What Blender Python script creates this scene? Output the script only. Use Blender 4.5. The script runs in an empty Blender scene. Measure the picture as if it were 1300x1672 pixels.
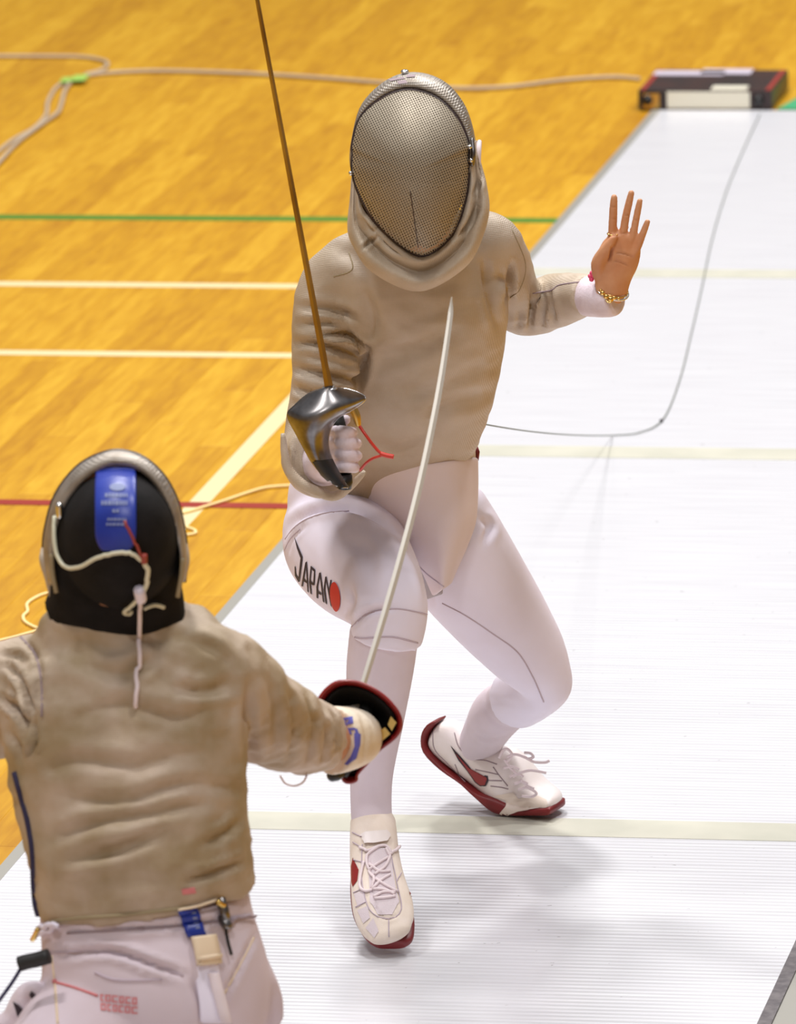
import bpy, bmesh, math, random
import numpy as np
from mathutils import Vector, Matrix, noise
from mathutils.bvhtree import BVHTree
random.seed(7)
scene = bpy.context.scene
COL = scene.collection

# ------------------------------------------------------------------ camera
IW, IH = 1300, 1672
FPX, TH, PH, RO = 11682.0, 0.2319, 0.1957, -0.0311
CAM = Vector((2.3567, -12.2469, 3.5346))
FW = Vector((-math.sin(PH)*math.cos(TH), math.cos(PH)*math.cos(TH), -math.sin(TH)))
_r = FW.cross(Vector((0, 0, 1))).normalized(); _u = _r.cross(FW)
RT = _r*math.cos(RO) + _u*math.sin(RO)
UP = -_r*math.sin(RO) + _u*math.cos(RO)
cd = bpy.data.cameras.new('camera'); cam = bpy.data.objects.new('camera', cd); COL.objects.link(cam)
cam.matrix_world = Matrix(((RT.x, UP.x, -FW.x, CAM.x), (RT.y, UP.y, -FW.y, CAM.y), (RT.z, UP.z, -FW.z, CAM.z), (0, 0, 0, 1)))
cd.sensor_fit = 'HORIZONTAL'; cd.sensor_width = 36.0; cd.lens = 36.0*FPX/IW
cd.clip_start = 0.5; cd.clip_end = 200
cd.dof.use_dof = True; cd.dof.focus_distance = 12.35; cd.dof.aperture_fstop = 11.0
scene.camera = cam

# ------------------------------------------------------------------ light
world = bpy.data.worlds.new('hall_ambient'); scene.world = world; world.use_nodes = True
bg = world.node_tree.nodes['Background']; bg.inputs[0].default_value = (0.93, 0.95, 1.0, 1); bg.inputs[1].default_value = 0.46
def area(name, loc, size, power, col=(1, 0.985, 0.96)):
    l = bpy.data.lights.new(name, 'AREA'); l.shape = 'RECTANGLE'; l.size = size[0]; l.size_y = size[1]
    l.energy = power; l.color = col
    o = bpy.data.objects.new(name, l); COL.objects.link(o); o.location = loc
    return o
area('ceiling_lamp', (-1.6, 1.6, 9.0), (1.2, 0.6), 760)
area('ceiling_lamp', (-2.6, -3.4, 9.0), (1.2, 0.6), 420)
area('ceiling_lamp', (3.4, 3.4, 9.0), (1.2, 0.6), 300)
area('ceiling_lamp', (2.6, -3.0, 9.0), (1.2, 0.6), 320)
area('ceiling_lamp', (-2.6, 8.5, 9.0), (1.2, 0.6), 560)
area('ceiling_lamp', (2.4, 7.5, 9.0), (1.2, 0.6), 760)
area('ceiling_lamp', (0.5, -9.5, 9.0), (1.2, 0.6), 420)
vs = scene.view_settings; vs.view_transform = 'Standard'; vs.look = 'None'; vs.gamma = 1.0; vs.use_curve_mapping = False
vs.exposure = -0.53

# ------------------------------------------------------------------ geometry helpers
def ray(px, py):
    return (FW + RT*((px - IW/2)/FPX) - UP*((py - IH/2)/FPX)).normalized()
def W(px, py, Y):
    d = ray(px, py); t = (Y - CAM.y)/d.y
    return CAM + d*t
def G(px, py, z=0.0):
    d = ray(px, py); t = (z - CAM.z)/d.z
    return CAM + d*t
def SC(p):                                   # pixels per metre at a world point
    return FPX/((p - CAM).dot(FW))
def toPx(p):
    d = p - CAM; z = d.dot(FW)
    return (IW/2 + FPX*d.dot(RT)/z, IH/2 - FPX*d.dot(UP)/z)

def newmesh(name, verts, faces, smooth=True):
    me = bpy.data.meshes.new(name); me.from_pydata([tuple(v) for v in verts], [], faces); me.update()
    if smooth: me.polygons.foreach_set('use_smooth', [True]*len(me.polygons))
    return me
def add(name, me, mat, parent=None, label=None, cat=None, group=None, kind=None):
    o = bpy.data.objects.new(name, me); COL.objects.link(o)
    if me is not None and mat is not None:
        me.materials.clear(); me.materials.append(mat)
    if parent is not None:
        o.parent = parent
        if parent.type == 'EMPTY': o.matrix_parent_inverse = Matrix.Translation(parent.location).inverted()
    tag(o, label, cat, group, kind)
    return o
def tag(o, label=None, cat=None, group=None, kind=None):
    if label: o['label'] = label
    if cat: o['category'] = cat
    if group: o['group'] = group
    if kind: o['kind'] = kind
    return o
def thing(name, loc, label, cat, group=None):
    o = bpy.data.objects.new(name, None); COL.objects.link(o); o.location = loc; o.empty_display_size = 0.1
    return tag(o, label, cat, group)

def cr(pts, n):                              # Catmull-Rom over tuples, n samples per span
    P = [np.array(p, float) for p in pts]; out = []
    for i in range(len(P) - 1):
        p0 = P[i-1] if i > 0 else 2*P[0] - P[1]; p1 = P[i]; p2 = P[i+1]
        p3 = P[i+2] if i + 2 < len(P) else 2*P[-1] - P[-2]
        for k in range(n):
            t = k/n
            out.append(0.5*((2*p1) + (p2 - p0)*t + (2*p0 - 5*p1 + 4*p2 - p3)*t*t + (3*p1 - p0 - 3*p2 + p3)*t**3))
    out.append(P[-1]); return out

class MB:
    def __init__(s): s.v = []; s.f = []
    def rings(s, rings, cap0=True, cap1=True, closed=True):
        b = len(s.v); n = len(rings[0])
        for r in rings: s.v += [Vector(p) for p in r]
        for i in range(len(rings) - 1):
            for j in range(n if closed else n - 1):
                a = b + i*n + j; c = b + i*n + (j+1) % n
                s.f.append((a, c, c + n, a + n))
        if cap0: s.f.append(tuple(b + j for j in reversed(range(n))))
        if cap1: s.f.append(tuple(b + (len(rings)-1)*n + j for j in range(n)))
        return s
    def loft(s, st, n=24, cap0=True, cap1=True):   # st: (centre, A, B, exponent)
        R = []
        for c, A, B, e in st:
            ring = []
            for j in range(n):
                a = 2*math.pi*j/n; ca, sa = math.cos(a), math.sin(a)
                x = math.copysign(abs(ca)**(2/e), ca); y = math.copysign(abs(sa)**(2/e), sa)
                ring.append(c + A*x + B*y)
            R.append(ring)
        return s.rings(R, cap0, cap1)
    def tube(s, pts, n=12, cap=True):             # pts: (Vector, radius)
        P = [Vector(p) for p, r in pts]; R = []
        prev = None
        for i, (p, r) in enumerate(pts):
            t = (P[min(i+1, len(P)-1)] - P[max(i-1, 0)]).normalized()
            if prev is None:
                ref = Vector((0, 0, 1)) if abs(t.z) < 0.9 else Vector((1, 0, 0))
                prev = ref
            a = (prev - t*prev.dot(t)).normalized(); prev = a; b = t.cross(a)
            R.append([P[i] + (a*math.cos(2*math.pi*j/n) + b*math.sin(2*math.pi*j/n))*r for j in range(n)])
        return s.rings(R, cap, cap)
    def limb(s, ctrl, n=26, per=5, round0=0.0, round1=0.0):
        # ctrl: (px, py, Y, half width px, depth ratio); the section is wide across the view, ratio deep along it
        C = cr([tuple(c) + ((0.85,) if len(c) == 4 else ()) for c in ctrl], per)
        P = [W(c[0], c[1], c[2]) for c in C]; st = []; prev = None
        for i, c in enumerate(C):
            t = (P[min(i+1, len(P)-1)] - P[max(i-1, 0)])
            t = t.normalized() if t.length > 1e-6 else Vector((0, 0, 1))
            S = t.cross(FW)
            if S.length < 0.5:
                if prev is None: prev = RT.copy()
                S = prev - t*prev.dot(t)
            S.normalize()
            if prev is not None and S.dot(prev) < 0: S = -S
            prev = S; D = S.cross(t).normalized()
            h = max(c[3], 0.5)/SC(P[i])
            st.append([P[i], S*h, D*h*c[4], 2.0, t])
        full = []
        def capr(k, sign, amt):
            p, A, B, e, t = st[k]; L = []
            for a in (0.35, 0.65, 0.88, 0.985):
                f = math.sqrt(1 - a*a); L.append((p + t*sign*a*amt*A.length, A*f, B*f, e))
            return L
        if round0: full += list(reversed(capr(0, -1, round0)))
        full += [tuple(x[:4]) for x in st]
        if round1: full += capr(-1, 1, round1)
        return s.loft(full, n)
    def box(s, c, ax, ay, az):
        b = len(s.v); c = Vector(c)
        for i in (-1, 1):
            for j in (-1, 1):
                for k in (-1, 1): s.v.append(c + Vector(ax)*i + Vector(ay)*j + Vector(az)*k)
        for q in ((0,1,3,2),(4,6,7,5),(0,4,5,1),(2,3,7,6),(0,2,6,4),(1,5,7,3)): s.f.append(tuple(b + i for i in q))
        return s
    def ball(s, c, r, n=12):
        rr = r if isinstance(r, (tuple, list)) else (r, r, r); R = []
        for i in range(1, n):
            a = math.pi*i/n
            R.append([Vector((c[0] + rr[0]*math.sin(a)*math.cos(2*math.pi*j/(2*n)), c[1] + rr[1]*math.sin(a)*math.sin(2*math.pi*j/(2*n)), c[2] + rr[2]*math.cos(a))) for j in range(2*n)])
        return s.rings(R)
    def grid(s, rows):
        return s.rings(rows, False, False, closed=False)
    def mesh(s, name, smooth=True):
        me = newmesh(name, s.v, s.f, smooth)
        bm = bmesh.new(); bm.from_mesh(me); bmesh.ops.recalc_face_normals(bm, faces=bm.faces); bm.to_mesh(me); bm.free()
        if smooth: me.polygons.foreach_set('use_smooth', [True]*len(me.polygons))
        return me
    def obj(s, name, mat, parent=None, smooth=True, **k):
        return add(name, s.mesh(name, smooth), mat, parent, **k)

def evaluated(me, mods):
    o = bpy.data.objects.new('tmp', me); COL.objects.link(o)
    for ty, kw in mods:
        m = o.modifiers.new(ty, ty)
        for k, v in kw.items(): setattr(m, k, v)
    dg = bpy.context.evaluated_depsgraph_get()
    r = bpy.data.meshes.new_from_object(o.evaluated_get(dg))
    bpy.data.objects.remove(o)
    r.polygons.foreach_set('use_smooth', [True]*len(r.polygons)); return r
def remesh(mb, name, voxel=0.006, smooth=6, fac=0.5):
    me = newmesh(name, mb.v, mb.f)
    bm = bmesh.new(); bm.from_mesh(me); bmesh.ops.recalc_face_normals(bm, faces=bm.faces); bm.to_mesh(me); bm.free()
    r = evaluated(me, [('REMESH', dict(mode='VOXEL', voxel_size=voxel, use_smooth_shade=True)), ('SMOOTH', dict(factor=fac, iterations=smooth))])
    r.name = name; return r

def co_no(me):
    n = len(me.vertices); a = np.empty(n*3); me.vertices.foreach_get('co', a); b = np.empty(n*3)
    me.vertices.foreach_get('normal', b); return a.reshape(-1, 3), b.reshape(-1, 3)
_F, _R, _U, _C = map(np.array, (FW, RT, UP, CAM))
def np_px(a):
    d = a - _C; z = d @ _F
    return np.stack([IW/2 + FPX*(d @ _R)/z, IH/2 - FPX*(d @ _U)/z], -1)
CRK = 1.5
def crease(me, lines, front=True):
    """press folds into the cloth: (pixel polyline, depth m, half width px, side ridge)"""
    a, nn = co_no(me); px = np_px(a); face = -(nn @ _F)
    disp = np.zeros(len(a))
    for pts, dep, wid, ridge in lines:
        P = np.array(cr(pts, 6)) if len(pts) > 2 else np.array(pts, float)
        best = np.full(len(a), 1e9); par = np.zeros(len(a))
        for i in range(len(P) - 1):
            d = P[i+1] - P[i]; L = d @ d + 1e-9
            t = np.clip(((px - P[i]) @ d)/L, 0, 1); q = P[i] + t[:, None]*d
            dd = np.hypot(*(px - q).T); m = dd < best
            best = np.where(m, dd, best); par = np.where(m, (i + t)/(len(P) - 1), par)
        fade = np.clip(np.sin(np.pi*np.clip(par, 0.02, 0.98)), 0, 1)**0.6
        wid = wid*.8; dep = dep*CRK
        prof = np.exp(-(best/wid)**2) - ridge*np.exp(-((best - 2.0*wid)/(1.1*wid))**2)
        disp -= dep*prof*fade*np.clip(face*2.0, 0, 1)
    a = a + nn*disp[:, None]
    me.vertices.foreach_set('co', a.ravel()); me.update(); return me
def crumple(me, amp, scale, axis=(1, 1, 1), seed=0.0, sharp=True):
    a, nn = co_no(me); ax = np.array(axis)
    d = np.empty(len(a))
    for i, p in enumerate(a):
        q = Vector(p*ax*scale) + Vector((seed, seed*1.7, seed*0.3))
        v = noise.noise(q)
        w = noise.noise(q*2.3 + Vector((5.2, 1.3, 8.1)))
        d[i] = ((0.55 - abs(v)*1.6) if sharp else v) + 0.4*w
    a = a + nn*(d*amp)[:, None]; me.vertices.foreach_set('co', a.ravel()); me.update(); return me

def bvh(*meshes):
    V = []; F = []
    for me in meshes:
        b = len(V); V += [v.co.copy() for v in me.vertices]; F += [tuple(b + i for i in p.vertices) for p in me.polygons]
    return BVHTree.FromPolygons(V, F)
def hit(tree, px, py, off=0.0):
    d = ray(px, py); loc, n, i, t = tree.ray_cast(CAM, d)
    if loc is None:
        loc, n, i, t = tree.find_nearest(W(px, py, CAM.y + 12)) if False else (None, None, None, None)
        return None, None
    if n.dot(d) > 0: n = -n
    return loc + n*off, n
def line_on(tree, pts, r, name, mat, parent, off=0.0, n=8, per=8, dens=True, **k):
    P = []
    for c in (cr(pts, per) if len(pts) > 2 else [np.array(pts[0]) + (np.array(pts[1]) - np.array(pts[0]))*t/per for t in range(per+1)]):
        p, nn = hit(tree, c[0], c[1], off)
        if p is not None: P.append((p, r))
    if len(P) < 2: return None
    return MB().tube(P, n).obj(name, mat, parent, **k)
def decal(tree, polys, name, mat, parent, off=0.0012, step=4.0, **k):
    """flat print: pixel polygons laid on the cloth"""
    V = []; F = []
    for poly in polys:
        bm = bmesh.new(); vs_ = [bm.verts.new((x, y, 0)) for x, y in poly]; bm.faces.new(vs_)
        bmesh.ops.triangulate(bm, faces=bm.faces[:])
        for it in range(5):
            es = [e for e in bm.edges if e.calc_length() > step]
            if not es: break
            bmesh.ops.subdivide_edges(bm, edges=es, cuts=1); bmesh.ops.triangulate(bm, faces=bm.faces[:])
        bm.verts.index_update(); b = len(V); ok = True; tmp = []
        tmp = [hit(tree, v.co.x, v.co.y, off)[0] for v in bm.verts]
        F += [tuple(b + q.index for q in f.verts) for f in bm.faces if all(tmp[q.index] is not None for q in f.verts)]
        V += [p if p is not None else Vector((0, 0, 0)) for p in tmp]; bm.free()
    used = sorted({i for f in F for i in f}); ix = {o_: n_ for n_, o_ in enumerate(used)}
    V = [V[i] for i in used]; F = [tuple(ix[i] for i in f) for f in F]
    if not F: return None
    return add(name, newmesh(name, V, F), mat, parent, **k)
def crop(ox, oy, s, pts): return [(ox + x/s, oy + y/s) for x, y in pts]

# ------------------------------------------------------------------ materials
def srgb(r, g, b):
    f = lambda c: (c/255/12.92) if c/255 <= 0.04045 else ((c/255 + 0.055)/1.055)**2.4
    return (f(r), f(g), f(b), 1)
def mat(name, col, rough=0.6, metal=0.0, var=None, vscale=8.0, bump=0.0, bscale=300.0, spec=0.5, sheen=0.0, stretch=(1, 1, 1), weave=0.0, wscale=700.0, detail=3.0):
    m = bpy.data.materials.new(name); m.use_nodes = True; nt = m.node_tree; b = nt.nodes['Principled BSDF']
    b.inputs['Base Color'].default_value = col; b.inputs['Roughness'].default_value = rough; b.inputs['Metallic'].default_value = metal
    b.inputs['Specular IOR Level'].default_value = spec
    if sheen: b.inputs['Sheen Weight'].default_value = sheen
    tc = nt.nodes.new('ShaderNodeTexCoord'); mp = nt.nodes.new('ShaderNodeMapping'); mp.inputs['Scale'].default_value = stretch
    nt.links.new(tc.outputs['Object'], mp.inputs['Vector'])
    if var is not None:
        nz = nt.nodes.new('ShaderNodeTexNoise'); nz.inputs['Scale'].default_value = vscale; nz.inputs['Detail'].default_value = detail
        nt.links.new(mp.outputs[0], nz.inputs['Vector'])
        rp = nt.nodes.new('ShaderNodeValToRGB'); rp.color_ramp.elements[0].position = 0.35; rp.color_ramp.elements[1].position = 0.65
        rp.color_ramp.elements[0].color = col; rp.color_ramp.elements[1].color = var
        nt.links.new(nz.outputs['Fac'], rp.inputs[0]); nt.links.new(rp.outputs[0], b.inputs['Base Color'])
    last = None
    if weave:
        for ax in ('X', 'Z'):
            wv = nt.nodes.new('ShaderNodeTexWave'); wv.bands_direction = ax; wv.inputs['Scale'].default_value = wscale/20; wv.inputs['Distortion'].default_value = 0.6
            wv.inputs['Detail'].default_value = 1
            nt.links.new(mp.outputs[0], wv.inputs['Vector'])
            bp = nt.nodes.new('ShaderNodeBump'); bp.inputs['Strength'].default_value = weave; bp.inputs['Distance'].default_value = 0.0006
            nt.links.new(wv.outputs['Fac'], bp.inputs['Height'])
            if last: nt.links.new(last.outputs[0], bp.inputs['Normal'])
            last = bp
    if bump:
        nz = nt.nodes.new('ShaderNodeTexNoise'); nz.inputs['Scale'].default_value = bscale; nz.inputs['Detail'].default_value = 2
        nt.links.new(mp.outputs[0], nz.inputs['Vector'])
        bp = nt.nodes.new('ShaderNodeBump'); bp.inputs['Strength'].default_value = bump; bp.inputs['Distance'].default_value = 0.002
        nt.links.new(nz.outputs['Fac'], bp.inputs['Height'])
        if last: nt.links.new(last.outputs[0], bp.inputs['Normal'])
        last = bp
    if last: nt.links.new(last.outputs[0], b.inputs['Normal'])
    return m

M = {}
M['lame'] = mat('lame_cloth', srgb(190, 175, 160), 0.55, 0.15, var=srgb(176, 158, 136), vscale=9, bump=0.4, bscale=60, weave=0.3, wscale=2300)  # second tone paints in patches of warm floor bounce
M['lame_back'] = mat('lame_cloth_floor_tint', srgb(184, 165, 147), 0.6, 0.12, var=srgb(154, 134, 104), vscale=11, bump=0.5, bscale=40, weave=0.25, wscale=2300)  # olive patches put the floor's reflected colour into the cloth
M['bib'] = mat('bib_cloth', srgb(192, 178, 162), 0.6, 0.1, var=srgb(176, 160, 140), vscale=12, bump=0.35, bscale=70, weave=0.3, wscale=2300)
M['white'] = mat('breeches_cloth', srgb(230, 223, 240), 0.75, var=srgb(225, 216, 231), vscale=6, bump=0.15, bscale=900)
M['white_back'] = mat('breeches_cloth_shaded', srgb(212, 197, 207), 0.75, var=srgb(204, 188, 196), vscale=6, bump=0.15, bscale=900)  # breeches white darkened: shade on the side facing the camera, put into colour
M['white2'] = mat('under_jacket_cloth', srgb(226, 212, 218), 0.75, var=srgb(220, 205, 208), vscale=6, bump=0.15, bscale=900)
M['sock'] = mat('sock_knit', srgb(220, 207, 218), 0.85, var=srgb(212, 198, 208), vscale=10, bump=0.3, bscale=1200)
M['glove'] = mat('glove_leather', srgb(226, 214, 226), 0.6, var=srgb(215, 200, 210), vscale=30, bump=0.3, bscale=200)
M['glove_old'] = mat('glove_leather_worn', srgb(232, 222, 208), 0.6, var=srgb(214, 196, 172), vscale=14, bump=0.3, bscale=150)
M['skin'] = mat('skin', srgb(208, 154, 118), 0.5, var=srgb(198, 136, 96), vscale=22, bump=0.15, bscale=250)
M['nail'] = mat('nail', srgb(226, 176, 160), 0.25)
M['black'] = mat('black_cloth', srgb(16, 14, 15), 0.85, var=srgb(24, 21, 22), vscale=30, bump=0.3, bscale=200, spec=0.2)
M['navy'] = mat('navy_trim', srgb(38, 32, 66), 0.7)
M['blackp'] = mat('black_plastic', srgb(24, 23, 24), 0.4)
M['rubber'] = mat('black_rubber', srgb(28, 27, 28), 0.6, bump=0.2, bscale=150)
M['steel'] = mat('polished_steel', srgb(150, 146, 146), 0.30, 1.0, var=srgb(100, 96, 96), vscale=22, bump=0.04, bscale=90)
M['chrome'] = mat('chrome', srgb(225, 225, 228), 0.15, 1.0)
M['blade'] = mat('blade_steel', srgb(160, 142, 116), 0.34, 1.0, var=srgb(128, 106, 80), vscale=10)
M['blade2'] = mat('blade_steel_bright', srgb(238, 230, 218), 0.35, 0.75)
M['brass'] = mat('brass', srgb(208, 176, 104), 0.3, 1.0)
M['redwire'] = mat('red_wire', srgb(196, 52, 36), 0.4)
M['red'] = mat('red_rubber', srgb(108, 22, 26), 0.5, var=srgb(124, 30, 32), vscale=20)
M['redlead'] = mat('dull_red_lead', srgb(150, 56, 44), 0.5)
M['redrim'] = mat('red_rim', srgb(122, 20, 26), 0.35, var=srgb(140, 30, 28), vscale=25)
M['swoosh'] = mat('red_print', srgb(140, 38, 38), 0.35)
M['swooshedge'] = mat('dark_print_edge', srgb(46, 26, 40), 0.4)
M['flagred'] = mat('flag_red_print', srgb(196, 48, 40), 0.7)
M['ink'] = mat('black_print', srgb(52, 40, 50), 0.7)
M['shoe'] = mat('shoe_leather', srgb(232, 222, 222), 0.45, var=srgb(222, 210, 206), vscale=16, bump=0.1, bscale=300)
M['shoe_cream'] = mat('shoe_suede', srgb(230, 216, 206), 0.7, var=srgb(222, 206, 192), vscale=25, bump=0.2, bscale=500)
M['shoe_mesh'] = mat('shoe_mesh', srgb(214, 200, 206), 0.7, bump=0.5, bscale=700)
M['lace'] = mat('lace', srgb(226, 210, 214), 0.8, bump=0.2, bscale=900)
M['seam'] = mat('seam_thread', srgb(186, 170, 182), 0.8)
M['seamd'] = mat('dark_seam', srgb(150, 132, 138), 0.8)
M['lining'] = mat('grey_tail_shade', srgb(176, 168, 172), 0.8)  # tone of the painted shade under the jacket tail
M['hem'] = mat('lame_hem', srgb(150, 134, 104), 0.7, 0.1)
M['blue'] = mat('blue_strap', srgb(24, 44, 140), 0.35, var=srgb(34, 58, 160), vscale=12)
M['bluep'] = mat('blue_print', srgb(92, 92, 178), 0.7)
M['bluetext'] = mat('faded_print', srgb(120, 130, 170), 0.6)
M['silverband'] = mat('silver_band', srgb(172, 164, 156), 0.42, 0.65, var=srgb(148, 138, 128), vscale=30, weave=0.6, wscale=1700)
M['whitecord'] = mat('white_cord', srgb(208, 204, 180), 0.5)
M['cream_plastic'] = mat('cream_plastic', srgb(226, 204, 176), 0.4)
M['pinkred'] = mat('faded_red_print', srgb(206, 120, 122), 0.7)
M['pink'] = mat('pink_beads', srgb(232, 84, 130), 0.35)
M['gold'] = mat('gold', srgb(226, 190, 120), 0.22, 1.0)
M['chin'] = mat('shaded_chin_padding', srgb(112, 98, 84), 0.9)
M['padding'] = mat('shaded_padding', srgb(58, 48, 42), 0.9)  # dark brown carries the shade over the face inside the mask
M['hair'] = mat('dark_hair', srgb(40, 26, 20), 0.5)
M['cablegrey'] = mat('grey_cable', srgb(176, 158, 136), 0.6)
M['cordgreen'] = mat('grey_green_cord', srgb(104, 108, 100), 0.6)
M['cablecream'] = mat('cream_cable', srgb(240, 214, 150), 0.6)
M['tapegreen'] = mat('green_tape', srgb(150, 190, 84), 0.6)
M['greenmat'] = mat('green_mat', srgb(60, 152, 104), 0.8, bump=0.2, bscale=100)
M['linewhite'] = mat('white_line_paint', srgb(222, 204, 158), 0.4)
M['linegreen'] = mat('green_line_paint', srgb(66, 122, 30), 0.4)
M['linered'] = mat('red_line_paint', srgb(146, 36, 20), 0.4)
M['beige'] = mat('beige_tape', srgb(184, 182, 168), 0.5, var=srgb(194, 191, 177), vscale=8)
M['edge'] = mat('grey_edge_strip', srgb(150, 147, 140), 0.5, 0.2)
M['edgedark'] = mat('dark_edge_strip', srgb(84, 78, 82), 0.5, 0.3, var=srgb(110, 104, 106), vscale=60)
M['boxdark'] = mat('reel_case_dark', srgb(40, 32, 34), 0.4, var=srgb(58, 36, 34), vscale=12)
M['boxred'] = mat('reel_case_red', srgb(150, 50, 40), 0.4)
M['boxpale'] = mat('reel_case_label', srgb(214, 208, 190), 0.5)
M['boxlilac'] = mat('reel_case_sticker', srgb(196, 186, 200), 0.5)

# wire mesh of the masks: crossed wires with open cells
def wiremat(name, col):
    m = bpy.data.materials.new(name); m.use_nodes = True; nt = m.node_tree; b = nt.nodes['Principled BSDF']; out = nt.nodes['Material Output']
    b.inputs['Base Color'].default_value = col; b.inputs['Metallic'].default_value = 0.3; b.inputs['Roughness'].default_value = 0.55
    uv = nt.nodes.new('ShaderNodeUVMap'); sep = nt.nodes.new('ShaderNodeSeparateXYZ'); nt.links.new(uv.outputs[0], sep.inputs[0])
    def math_(op, a, b_=None):
        n = nt.nodes.new('ShaderNodeMath'); n.operation = op
        for i, x in enumerate((a, b_)):
            if x is None: continue
            if isinstance(x, (int, float)): n.inputs[i].default_value = x
            else: nt.links.new(x, n.inputs[i])
        return n.outputs[0]
    def wires(o):
        f = math_('FRACT', math_('MULTIPLY', o, 1/0.0044)); return math_('ABSOLUTE', math_('SUBTRACT', f, 0.5))   # 0 mid-wire .. 0.5 in the gap
    a = wires(math_('ADD', sep.outputs[0], math_('MULTIPLY', sep.outputs[1], 0.45))); c = wires(math_('SUBTRACT', sep.outputs[1], math_('MULTIPLY', sep.outputs[0], 0.45)))
    gap = math_('MULTIPLY', math_('GREATER_THAN', a, 0.25), math_('GREATER_THAN', c, 0.22))
    h = math_('SUBTRACT', 1.0, math_('MINIMUM', a, c))
    bp = nt.nodes.new('ShaderNodeBump'); bp.inputs['Strength'].default_value = 0.5; bp.inputs['Distance'].default_value = 0.001
    nt.links.new(h, bp.inputs['Height']); nt.links.new(bp.outputs[0], b.inputs['Normal'])
    tr = nt.nodes.new('ShaderNodeBsdfTransparent'); mx = nt.nodes.new('ShaderNodeMixShader')
    nt.links.new(gap, mx.inputs[0]); nt.links.new(b.outputs[0], mx.inputs[1]); nt.links.new(tr.outputs[0], mx.inputs[2]); nt.links.new(mx.outputs[0], out.inputs[0])
    return m
M['wire'] = wiremat('steel_wire_mesh', srgb(160, 148, 130))

# wooden boards: tone per board from its row and place, with grain along the board
PWD, PLN = 0.075, 0.93
def woodmat():
    m = bpy.data.materials.new('gym_boards'); m.use_nodes = True; nt = m.node_tree; b = nt.nodes['Principled BSDF']
    geo = nt.nodes.new('ShaderNodeNewGeometry'); sep = nt.nodes.new('ShaderNodeSeparateXYZ'); nt.links.new(geo.outputs['Position'], sep.inputs[0])
    def mt(op, a, b_=None):
        n = nt.nodes.new('ShaderNodeMath'); n.operation = op
        for i, x in enumerate((a, b_)):
            if x is None: continue
            if isinstance(x, (int, float)): n.inputs[i].default_value = x
            else: nt.links.new(x, n.inputs[i])
        return n.outputs[0]
    row = mt('FLOOR', mt('DIVIDE', sep.outputs[0], PWD))
    off = mt('MULTIPLY', mt('FRACT', mt('MULTIPLY', row, 0.61803)), PLN)
    colm = mt('FLOOR', mt('DIVIDE', mt('ADD', sep.outputs[1], off), PLN))
    cmb = nt.nodes.new('ShaderNodeCombineXYZ'); nt.links.new(row, cmb.inputs[0]); nt.links.new(colm, cmb.inputs[1])
    wn = nt.nodes.new('ShaderNodeTexWhiteNoise'); wn.noise_dimensions = '2D'; nt.links.new(cmb.outputs[0], wn.inputs['Vector'])
    mp = nt.nodes.new('ShaderNodeMapping'); mp.inputs['Scale'].default_value = (30, 3.4, 1); nt.links.new(geo.outputs['Position'], mp.inputs['Vector'])
    nz = nt.nodes.new('ShaderNodeTexNoise'); nz.inputs['Scale'].default_value = 1.5; nz.inputs['Detail'].default_value = 5; nz.inputs['Distortion'].default_value = 0.4
    nt.links.new(mp.outputs[0], nz.inputs['Vector'])
    mix = mt('ADD', mt('MULTIPLY', wn.outputs['Value'], 0.26), mt('MULTIPLY', nz.outputs['Fac'], 0.72))
    rp = nt.nodes.new('ShaderNodeValToRGB'); E_ = rp.color_ramp.elements
    E_[0].position = 0.24; E_[0].color = srgb(168, 116, 16); E_[1].position = 0.78; E_[1].color = srgb(206, 160, 42)
    e = E_.new(0.5); e.color = srgb(188, 138, 24)
    nt.links.new(mix, rp.inputs[0]); nt.links.new(rp.outputs[0], b.inputs['Base Color'])
    b.inputs['Roughness'].default_value = 0.45; b.inputs['Specular IOR Level'].default_value = 0.22
    return m
M['wood'] = woodmat()

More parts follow.
